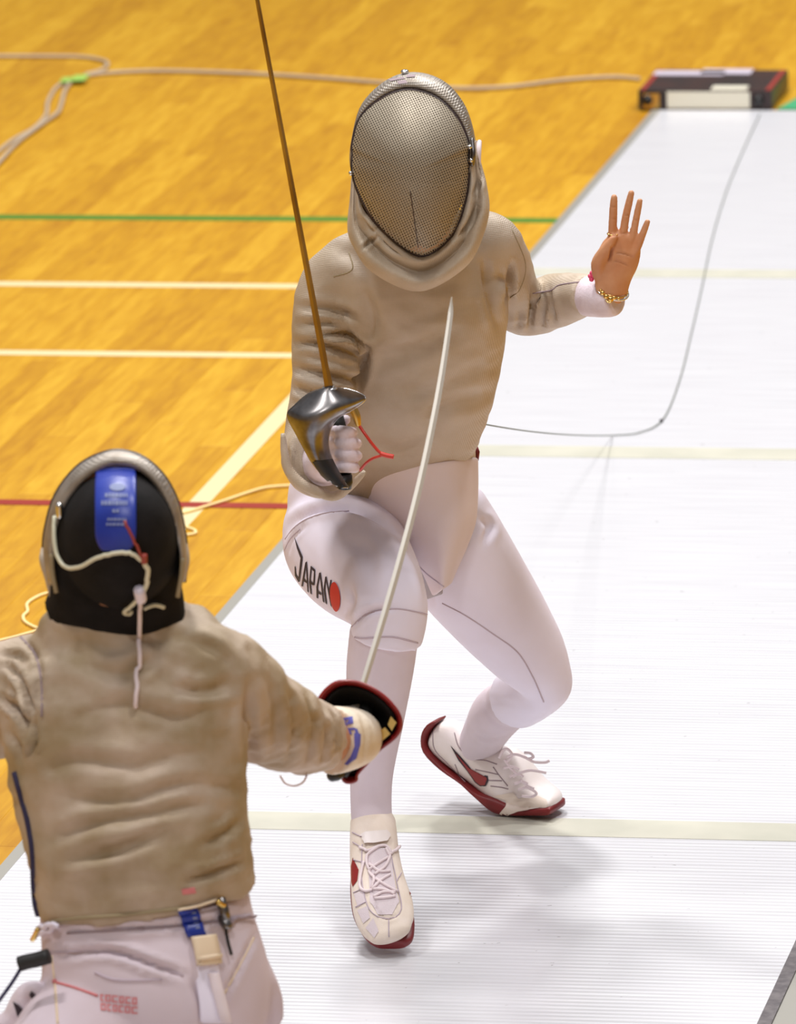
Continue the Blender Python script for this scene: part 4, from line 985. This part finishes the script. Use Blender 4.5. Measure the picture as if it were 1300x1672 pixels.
for t, dY in ((1.02, .03), (.99, 0.0), (.93, -.03), (.82, -.058), (.64, -.084), (.40, -.102), (.15, -.11)):
    ring = []
    for j in range(36):
        a = 2*math.pi*j/36; x = 192 + 103*math.cos(a)*t; y = 882 + (118 if math.sin(a) < 0 else 122)*math.sin(a)*t
        ring.append(W(x, y, QY + dY))
    bk.append(ring)
bkm = evaluated(MB().rings(bk, False, True).mesh('mask_back'), [('SUBSURF', dict(levels=1))])
add('mask_back', bkm, M['black'], MK2, label='black padded back of the mask')
nk = remesh(MB().limb([(192, 905, -2.40, 106, .75), (190, 950, -2.39, 107, .7), (190, 980, -2.375, 112, .66), (188, 1003, -2.36, 118, .62)], 30), 'neck_bib', .006, 3)
add('neck_bib', nk, M['black'], MK2, label='black collar of the mask')
# front of her mask and bib seen only from the side
fr = []
for t, dY in ((1.0, .10), (.93, .15), (.75, .19), (.5, .215), (.2, .225)):
    fr.append([W(HC[0] + 112*t*math.cos(2*math.pi*j/32), 880 + 138*t*math.sin(2*math.pi*j/32), QY + dY) for j in range(32)])
fm_ = MB().rings(fr, False, True); fme = newmesh('face_mesh', fm_.v, fm_.f); uvl = fme.uv_layers.new(name='UVMap')
for l in fme.loops:
    d = fme.vertices[l.vertex_index].co - W(HC[0], HC[1], QY + .1); uvl.data[l.index].uv = (d.dot(RT), d.dot(UP))
add('face_mesh', fme, M['wire'], MK2)
for q in ([(70, 898, QY + .03, 4, 1), (72, 915, QY + .02, 8, 1), (80, 945, QY + .02, 7, 1), (84, 975, QY + .02, 4, 1)], [(304, 890, QY + .03, 3, 1), (305, 915, QY + .02, 5, 1), (300, 945, QY + .02, 4, 1)]):
    MB().limb(q, 12, round0=1, round1=1).obj('side_padding', M['bib'], MK2)
for q in ([(84, 905), (86, 935), (92, 968)], [(298, 912), (296, 940), (290, 975)]):
    MB().tube([(W(x, y, QY - .025), .0035) for x, y in cr(q, 5)], 8).obj('edge_binding', M['hem'], MK2)
tbk = bvh(bkm, cb)
rows_ = []
for i, y in enumerate(np.linspace(762, 902, 22)):
    row = []
    f = i/21; hwid = 40 if f < .8 else 40*math.sqrt(max(0.05, 1 - ((f - .8)/.22)**2*.8))
    for t in (-1, -.6, -.2, .2, .6, 1):
        p, n = hit(tbk, 189 + t*hwid + f*1, y, .004); row.append(p if p is not None else W(189 + t*hwid + f*1, y, QY - .03))
    rows_.append(row)
# keep the tongue taut
tgm = evaluated(MB().grid(rows_).mesh('tongue'), [('SMOOTH', dict(factor=.6, iterations=6)), ('SOLIDIFY', dict(thickness=.003, offset=0)), ('SUBSURF', dict(levels=1))])
TG = add('tongue', tgm, M['blue'], MK2, label='glossy blue tongue strap with faded print')
ttg = bvh(tgm)
pr = []
for y, x0, x1, h in ((806, 172, 208, 6), (818, 166, 208, 7), (832, 184, 196, 5), (846, 176, 206, 4), (854, 174, 204, 4)):
    x = x0
    while x < x1:
        w = random.choice((3.5, 4.5, 5.5)); pr.append([(x, y), (min(x + w, x1), y), (min(x + w, x1), y + h), (x, y + h)]); x += w + 1.4
decal(ttg, pr, 'tongue_print', M['bluetext'], TG, off=.0012, step=6)
decal(ttg, [[(192 + 13*math.cos(a), 796 + 6*math.sin(a)) for a in [2*math.pi*i/16 for i in range(16)]]], 'tongue_emblem', M['bluetext'], TG, off=.0012, step=6)
# mask cord
def onback(pts, off, r, name, m, **k): return line_on(tbk, pts, r, name, m, MK2, off, 8, 6, **k)
onback([(100, 846), (99, 875), (104, 905), (118, 922), (140, 920), (165, 906), (195, 899), (215, 900), (228, 910)], .010, .0032, 'mask_cord', M['whitecord'], label='cream spiral cord')
MB().limb([(97, 826, QY - .03, 6, 1), (98, 842, QY - .03, 6, 1)], 10, round0=1, round1=1).obj('cord_clip', M['chrome'], MK2)
tnk = bvh(bkm, cb, nk, jac2)
line_on(tnk, [(204, 852), (214, 872), (224, 895), (231, 912)], .0022, 'red_lead', M['redlead'], MK2, .010, 8, 6)
line_on(tnk, [(230, 900), (231, 912)], .0048, 'lead_sleeve', M['redlead'], MK2, .012, 8, 4)
line_on(tnk, [(231, 912), (236, 925), (234, 945), (228, 960)], .0036, 'mask_cord', M['whitecord'], MK2, .012, 8, 6)
line_on(tnk, [(224, 952), (226, 968)], .0085, 'cord_knot', M['white'], MK2, .012, 8, 4)
line_on(tnk, [(226, 968), (226, 1000), (226, 1060), (224, 1110), (223, 1150)], .0034, 'hanging_cord', M['white2'], MK2, .008, 8, 8)
line_on(tnk, [(222, 970), (210, 982), (202, 990), (215, 993)], .003, 'mask_cord', M['whitecord'], MK2, .01, 8, 6)
line_on(tnk, [(232, 988), (248, 982), (262, 986)], .003, 'mask_cord', M['whitecord'], MK2, .01, 8, 6)
# inner body of the second fencer
bd = MB()
bd.limb([(240, 1600, -2.43, 140, .6), (226, 1400, -2.42, 145, .55), (206, 1180, -2.38, 160, .55), (195, 1060, -2.34, 110, .55), (190, 1000, -2.36, 56, 1), (190, 960, -2.38, 56, 1)], 26, round0=.5)
hc2 = W(190, 880, -2.40)
bd.loft([(hc2 + Vector((0, 0, z*.115)), Vector((.074, 0, 0))*math.sqrt(max(0.02, 1 - z*z)), Vector((0, .085, 0))*math.sqrt(max(0.02, 1 - z*z)), 2.2) for z in [-.98, -.9, -.75, -.5, -.25, 0, .25, .5, .75, .9, .98]], 24)
bd.limb([(300, 1105, -2.34, 60, .8), (395, 1140, -2.27, 58, .95), (480, 1195, -2.12, 46, 1), (562, 1210, -1.97, 34, 1), (590, 1206, -1.93, 26, 1)], 18, round0=.5, round1=.5)
bd.limb([(100, 1115, -2.36, 60, .8), (5, 1145, -2.33, 58, .9), (-130, 1150, -2.24, 44, 1), (-250, 1020, -2.18, 30, 1), (-268, 985, -2.17, 30, .6), (-282, 945, -2.17, 36, .45), (-290, 920, -2.17, 30, .45)], 18, round0=.5, round1=.5)
for dx, ln in ((-24, 70), (-8, 86), (8, 80), (24, 62)):
    bd.limb([(-288 + dx, 930, -2.17, 9.5, 1), (-294 + dx*1.3, 930 - ln*.5, -2.18, 8.6, 1), (-298 + dx*1.5, 930 - ln, -2.19, 7, 1)], 12, 4, round0=.5, round1=.9)
bd.limb([(-255, 965, -2.17, 13, 1), (-238, 935, -2.18, 10, 1), (-232, 910, -2.18, 8, 1)], 12, 4, round0=.5, round1=.9)
wlimb(bd, [(hr, .08, .08), (kr, .05, .05), (kr.lerp(ar, .4), .046, .046), (ar, .03, .03), (ar + K(0, .06, -.05), .03, .025)], 18)
wlimb(bd, [(hl_, .08, .08), (kl, .05, .05), (kl.lerp(al, .4), .046, .046), (al, .03, .03), (al + K(-.05, .02, -.05), .03, .025)], 18)
add('body', remesh(bd, 'body', .004, 3), M['skin'], P2)
# glove with gauntlet on the sabre
g2 = MB()
TY = -1.945
g2.limb([(540, 1209, -2.0, 57, 1), (560, 1207, -1.975, 54, 1), (578, 1205, -1.95, 49, 1), (590, 1205, -1.925, 42, .9), (596, 1207, -1.905, 32, .8)], 26, round1=.5)
g2.limb([(560, 1166, -1.93, 13, 1), (574, 1162, -1.90, 11, 1), (590, 1156, -1.88, 9, 1)], 12, round0=.6, round1=.9)
for i, (y, x) in enumerate(((1176, 598), (1196, 598), (1216, 594), (1236, 586))):
    g2.limb([(x - 18, y, -1.91, 11, 1), (x - 2, y, -1.885, 10.5, 1), (x + 2, y + 2, -1.86, 9.5, 1), (x - 10, y + 4, -1.85, 8.5, 1), (x - 24, y + 5, -1.86, 8, 1)], 12, 4, round0=.5, round1=.9)
gm2 = remesh(g2, 'glove', .0032, 3)
crease(gm2, [([(556, 1165), (565, 1205), (556, 1255)], .003, 3, .4), ([(588, 1168), (598, 1205), (590, 1248)], .003, 4, .4)])
GV2 = add('glove', gm2, M['glove_old'], P2, label='worn white glove with blue marks')
tg2 = bvh(gm2)
C7 = lambda pts: crop(480, 1080, 5.909, pts)
decal(tg2, [C7(q) for q in ([(470, 545), (560, 535), (565, 560), (480, 570)], [(480, 570), (505, 570), (520, 640), (500, 640)], [(540, 560), (565, 560), (570, 600), (515, 612), (515, 590)], [(510, 640), (590, 640), (600, 660), (520, 665)], [(530, 660), (550, 660), (565, 700), (545, 705)], [(585, 650), (605, 650), (622, 700), (600, 705)],
                            [(585, 690), (640, 700), (635, 800), (600, 930), (520, 1000), (490, 990), (550, 920), (590, 820)])], 'blue_mark', M['bluep'], GV2, off=.0014, step=5)
pl(bvh(jac2, gm2), [(500, 1262), (498, 1275), (485, 1283), (468, 1280), (458, 1268)], .004, .0016, 'loose_thread', M['seam'], J2)
wl([(502, 1262, -2.04), (496, 1276, -2.04), (482, 1283, -2.04), (466, 1279, -2.04), (457, 1266, -2.04)], .0016, 'elastic_loop', M['white2'], J2)

# ================================================================== red sabre
SB2 = thing('sabre', W(590, 1200, -1.9), 'sabre with red-rimmed black guard thrust forward by the fencer seen from behind', 'sabre')
gl_ = cr(C7([(220, 390), (300, 280), (400, 205), (520, 188), (650, 210), (780, 270), (900, 360), (1000, 480), (1035, 580), (1020, 670), (960, 750), (830, 850), (700, 990), (610, 1090), (600, 1150), (520, 1170), (470, 1130), (470, 1000), (430, 800), (330, 600), (230, 460), (220, 390)]), 3)[:-1]
cen = C7([(660, 560)])[0]
def bowl(scale, d0, depth):
    R = []
    for t in (1.0, .93, .82, .68, .5, .3, .12):
        R.append([W(cen[0] + (x - cen[0])*t*scale, cen[1] + (y - cen[1])*t*scale, TY + d0 + depth*(1 - t**2.2)) for x, y in gl_])
    return MB().rings(R, False, True)
add('guard', evaluated(bowl(1.0, .004, .085).mesh('guard'), [('SOLIDIFY', dict(thickness=.002, offset=0))]), M['redrim'], SB2, label='red metal guard')
RR = []
for t in (1.0, .965, .93, .90):
    RR.append([W(cen[0] + (x - cen[0])*t, cen[1] + (y - cen[1])*t, TY - .001 + .085*(1 - t**2.2)*.85) for x, y in gl_])
add('guard_lip', evaluated(MB().rings(RR, False, False).mesh('guard_lip'), [('SOLIDIFY', dict(thickness=.002, offset=0))]), M['redrim'], SB2)
add('guard_lining', evaluated(bowl(.84, .012, .062).mesh('guard_lining'), [('SOLIDIFY', dict(thickness=.004, offset=0))]), M['black'], SB2, label='black padded lining')
MB().tube([(W(x, y, TY + .002), .0024) for x, y in gl_ + [gl_[0]]], 8, False).obj('guard_edge', M['redrim'], SB2)
for q in ([(935, 530), (990, 590), (945, 670), (905, 610)], [(795, 690), (880, 635), (930, 700), (825, 790)]):
    pts = C7(q); c = (sum(p[0] for p in pts)/4, sum(p[1] for p in pts)/4)
    MB().rings([[W(x, y, TY - .002) for x, y in pts], [W(x, y, TY + .012) for x, y in pts]]).obj('contact_plate', M['brass'], SB2, False)
MB().tube([(W(600, 1150, TY + .055), .011), (W(588, 1195, TY + .03), .012), (W(572, 1240, TY + .01), .0125), (W(556, 1262, TY - .005), .0125)], 12).obj('grip', M['rubber'], SB2)
MB().limb([(556, 1262, TY - .01, 10, 1), (548, 1264, TY - .02, 12, 1), (542, 1267, TY - .025, 10, 1)], 14, round0=.6, round1=.8).obj('pommel', M['blackp'], SB2)
Rb = []
bp_ = cr([(590, 1122, TY + .075), (596, 1108, TY + .085), (640, 962, TY + .25), (682, 806, TY + .40), (714, 655, TY + .53), (733, 535, TY + .625), (738, 485, TY + .66)], 6)
for i, c in enumerate(bp_):
    p = W(c[0], c[1], c[2]); q = W(*[float(x) for x in bp_[min(i+1, len(bp_)-1)]]) - W(*[float(x) for x in bp_[max(i-1, 0)]])
    ax_ = q.normalized(); a1 = ax_.cross(FW).normalized(); a2 = ax_.cross(a1); t = i/(len(bp_) - 1)
    w_ = .0042 + .0014*math.sin(math.pi*min(1, t*1.15)) - .003*max(0, (t - .9)/.1); d_ = .0042*(1 - t) + .0016*t
    Rb.append([p + a2*d_*1.3, p + a1*w_, p + a1*w_*.7 - a2*d_, p - a1*w_*.7 - a2*d_, p - a1*w_])
MB().rings(Rb).obj('blade', M['blade2'], SB2, False)

# ================================================================== cables, reel, mat
def cable(pts, r, name, m, label, cat='cable', z0=0.0, **k):
    P = [(G(c[0], c[1], r + z0) + Vector((0, 0, 0)), r) for c in cr(pts, 8)]
    return MB().tube(P, 10).obj(name, m, None, label=label, cat=cat, **k)
cable([(-60, 92), (60, 92), (130, 93), (165, 98), (176, 105), (165, 115), (140, 122)], .006, 'floor_cable', M['cablegrey'], 'grey cable curling back along the far floor to green tape')
cable([(118, 133), (140, 124), (180, 119), (260, 116), (400, 120), (520, 127), (620, 135), (740, 144), (830, 142), (920, 131), (1000, 126), (1045, 129)], .006, 'floor_cable', M['cablegrey'], 'long grey cable running across the far floor to the reel box', z0=.001)
cable([(118, 133), (100, 138), (88, 148), (78, 168), (75, 188), (55, 210), (20, 230), (-20, 262)], .006, 'floor_cable', M['cablegrey'], 'outer cable of the pair running from green tape')
cable([(114, 136), (106, 148), (100, 170), (94, 184), (75, 198), (50, 216), (25, 236), (-15, 280)], .006, 'floor_cable', M['cablegrey'], 'inner cable of the pair running from green tape', z0=.003)
tp = thing('green_tape', G(122, 128, .0), 'two scraps of bright green tape holding cables to the wooden floor', 'tape')
for (x, y, w, h) in ((130, 127, .045, .05), (108, 130, .03, .04)):
    p = G(x, y, .0145); MB().box(p, (w/2, 0, .001), (-.004, h, 0), (0, 0, .0006)).obj('tape_strip', M['tapegreen'], tp, False)
cable([(490, 792), (455, 794), (430, 797), (400, 806), (365, 818), (335, 827), (312, 834), (296, 838)], .0035, 'thin_cord', M['cablecream'], 'thin cream cord lying across the red floor line', 'cord', z0=.001)
cable([(286, 858), (305, 861), (318, 866), (318, 871), (300, 874), (284, 874)], .0035, 'thin_cord', M['cablecream'], 'small loop of cream cord by the red floor line', 'cord')
cable([(90, 966), (66, 972), (45, 985), (45, 998), (38, 1006), (42, 1016), (62, 1026), (75, 1026), (95, 1020)], .0035, 'thin_cord', M['cablecream'], 'cream cord looping on the boards behind the black mask', 'cord')
cable([(-20, 1052), (0, 1046), (25, 1040), (60, 1030)], .0035, 'thin_cord', M['cablecream'], 'cream cord on the boards beyond the left shoulder of the near fencer', 'cord')
PZ = PT + .0006
gp = [G(x, y, PZ + .003) for x, y in [tuple(c) for c in cr([(1241, 186), (1216, 240), (1187, 310), (1163, 390), (1146, 470), (1130, 540), (1110, 620), (1083, 684), (1045, 706), (1000, 711)], 8)]]
e_ = W(772, 688, -.22); s0 = gp[-1]
for i in range(1, 15):
    t = i/14; p = s0.lerp(e_, t); tgt = (1000 + (772 - 1000)*t, 711 + 2.5*math.sin(math.pi*t) - 22*t**1.7)
    p = W(tgt[0], tgt[1], s0.y + (e_.y - s0.y)*t); p.z = max(p.z, PZ + .003)
    gp.append(p)
RC = thing('reel_cord', G(1083, 686, PZ), 'thin dark cord trailing over the white strip from reel to fencer', 'cord')
MB().tube([(p, .0014) for p in gp], 8).obj('cord_line', M['cordgreen'], RC)
MB().ball(G(1080, 687, PZ + .004), .0045, 6).obj('knot', M['ink'], RC)
# reel box behind the end of the strip
RB = thing('cable_reel', G(1150, 186), 'flat dark cable reel case standing behind the end of the strip', 'reel')
fl_ = G(1036, 189); fr_ = G(1258, 186); fl_.y = fr_.y = PY1 + .012
dx = (fr_.x - fl_.x)/2; cx = (fr_.x + fl_.x)/2; dep = .17; hz = .026
cy = PY1 + .012 + dep; z0 = .006
MB().box((cx, cy, z0 + hz), (dx, 0, 0), (0, dep, 0), (0, 0, hz)).obj('case', M['boxdark'], RB, False)
for s_ in (-1, 1):
    MB().box((cx + s_*(dx - .012), cy, z0 + 2*hz + .001), (.007, 0, 0), (0, dep*.96, 0), (0, 0, .001)).obj('red_edge', M['boxred'], RB, False)
MB().box((cx + .01, cy - dep - .002, z0 + hz), (dx*.62, 0, 0), (0, .002, 0), (0, 0, hz*.9)).obj('front_label', M['boxpale'], RB, False)
MB().box((cx - dx*.8, cy - dep - .002, z0 + hz*.9), (dx*.12, 0, 0), (0, .002, 0), (0, 0, hz*.8)).obj('front_plate', M['brass'], RB, False)
MB().box((cx - dx*.45, cy + dep*.62, z0 + 2*hz + .0015), (.10, 0, 0), (0, .035, 0), (0, 0, .0012)).obj('sticker', M['boxlilac'], RB, False)
MB().box((cx + dx*.1, cy + dep*.78, z0 + 2*hz + .0015), (.072, 0, 0), (0, .04, 0), (0, 0, .0012)).obj('sticker', M['boxlilac'], RB, False)
MB().box((cx + dx*.35, cy - dep*.8, z0 + 2*hz + .002), (.05, 0, 0), (0, .03, 0), (0, 0, .002)).obj('latch', M['boxpale'], RB, False)
for s_ in (-.86, .8):
    c = Vector((cx + s_*dx, cy - dep - .002, z0 + hz))
    MB().loft([(c, Vector((.016, 0, 0)), Vector((0, 0, .016)), 2), (c + Vector((0, -.008, 0)), Vector((.014, 0, 0)), Vector((0, 0, .014)), 2)], 14).obj('socket', M['blackp'], RB)
for a_ in (-1, 1):
    for b_ in (-1, 1): MB().box((cx + a_*(dx - .02), cy + b_*(dep - .02), .003), (.012, 0, 0), (0, .012, 0), (0, 0, .003)).obj('foot', M['rubber'], RB, False)
gx = fr_.x + .005
mt_ = MB(); cs_ = [Vector((fr_.x + .012, PY1 + .03, .0)), Vector((2.6, PY1 + .03, .0)), Vector((2.6, PY1 + .75, .0)), Vector((fr_.x + .14, PY1 + .75, .0))]
mt_.rings([[c + Vector((0, 0, .0008)) for c in cs_], [c + Vector((0, 0, .005)) for c in cs_]]).obj('floor_mat', M['greenmat'], None, False, label='green floor mat beside the cable reel case', cat='mat')
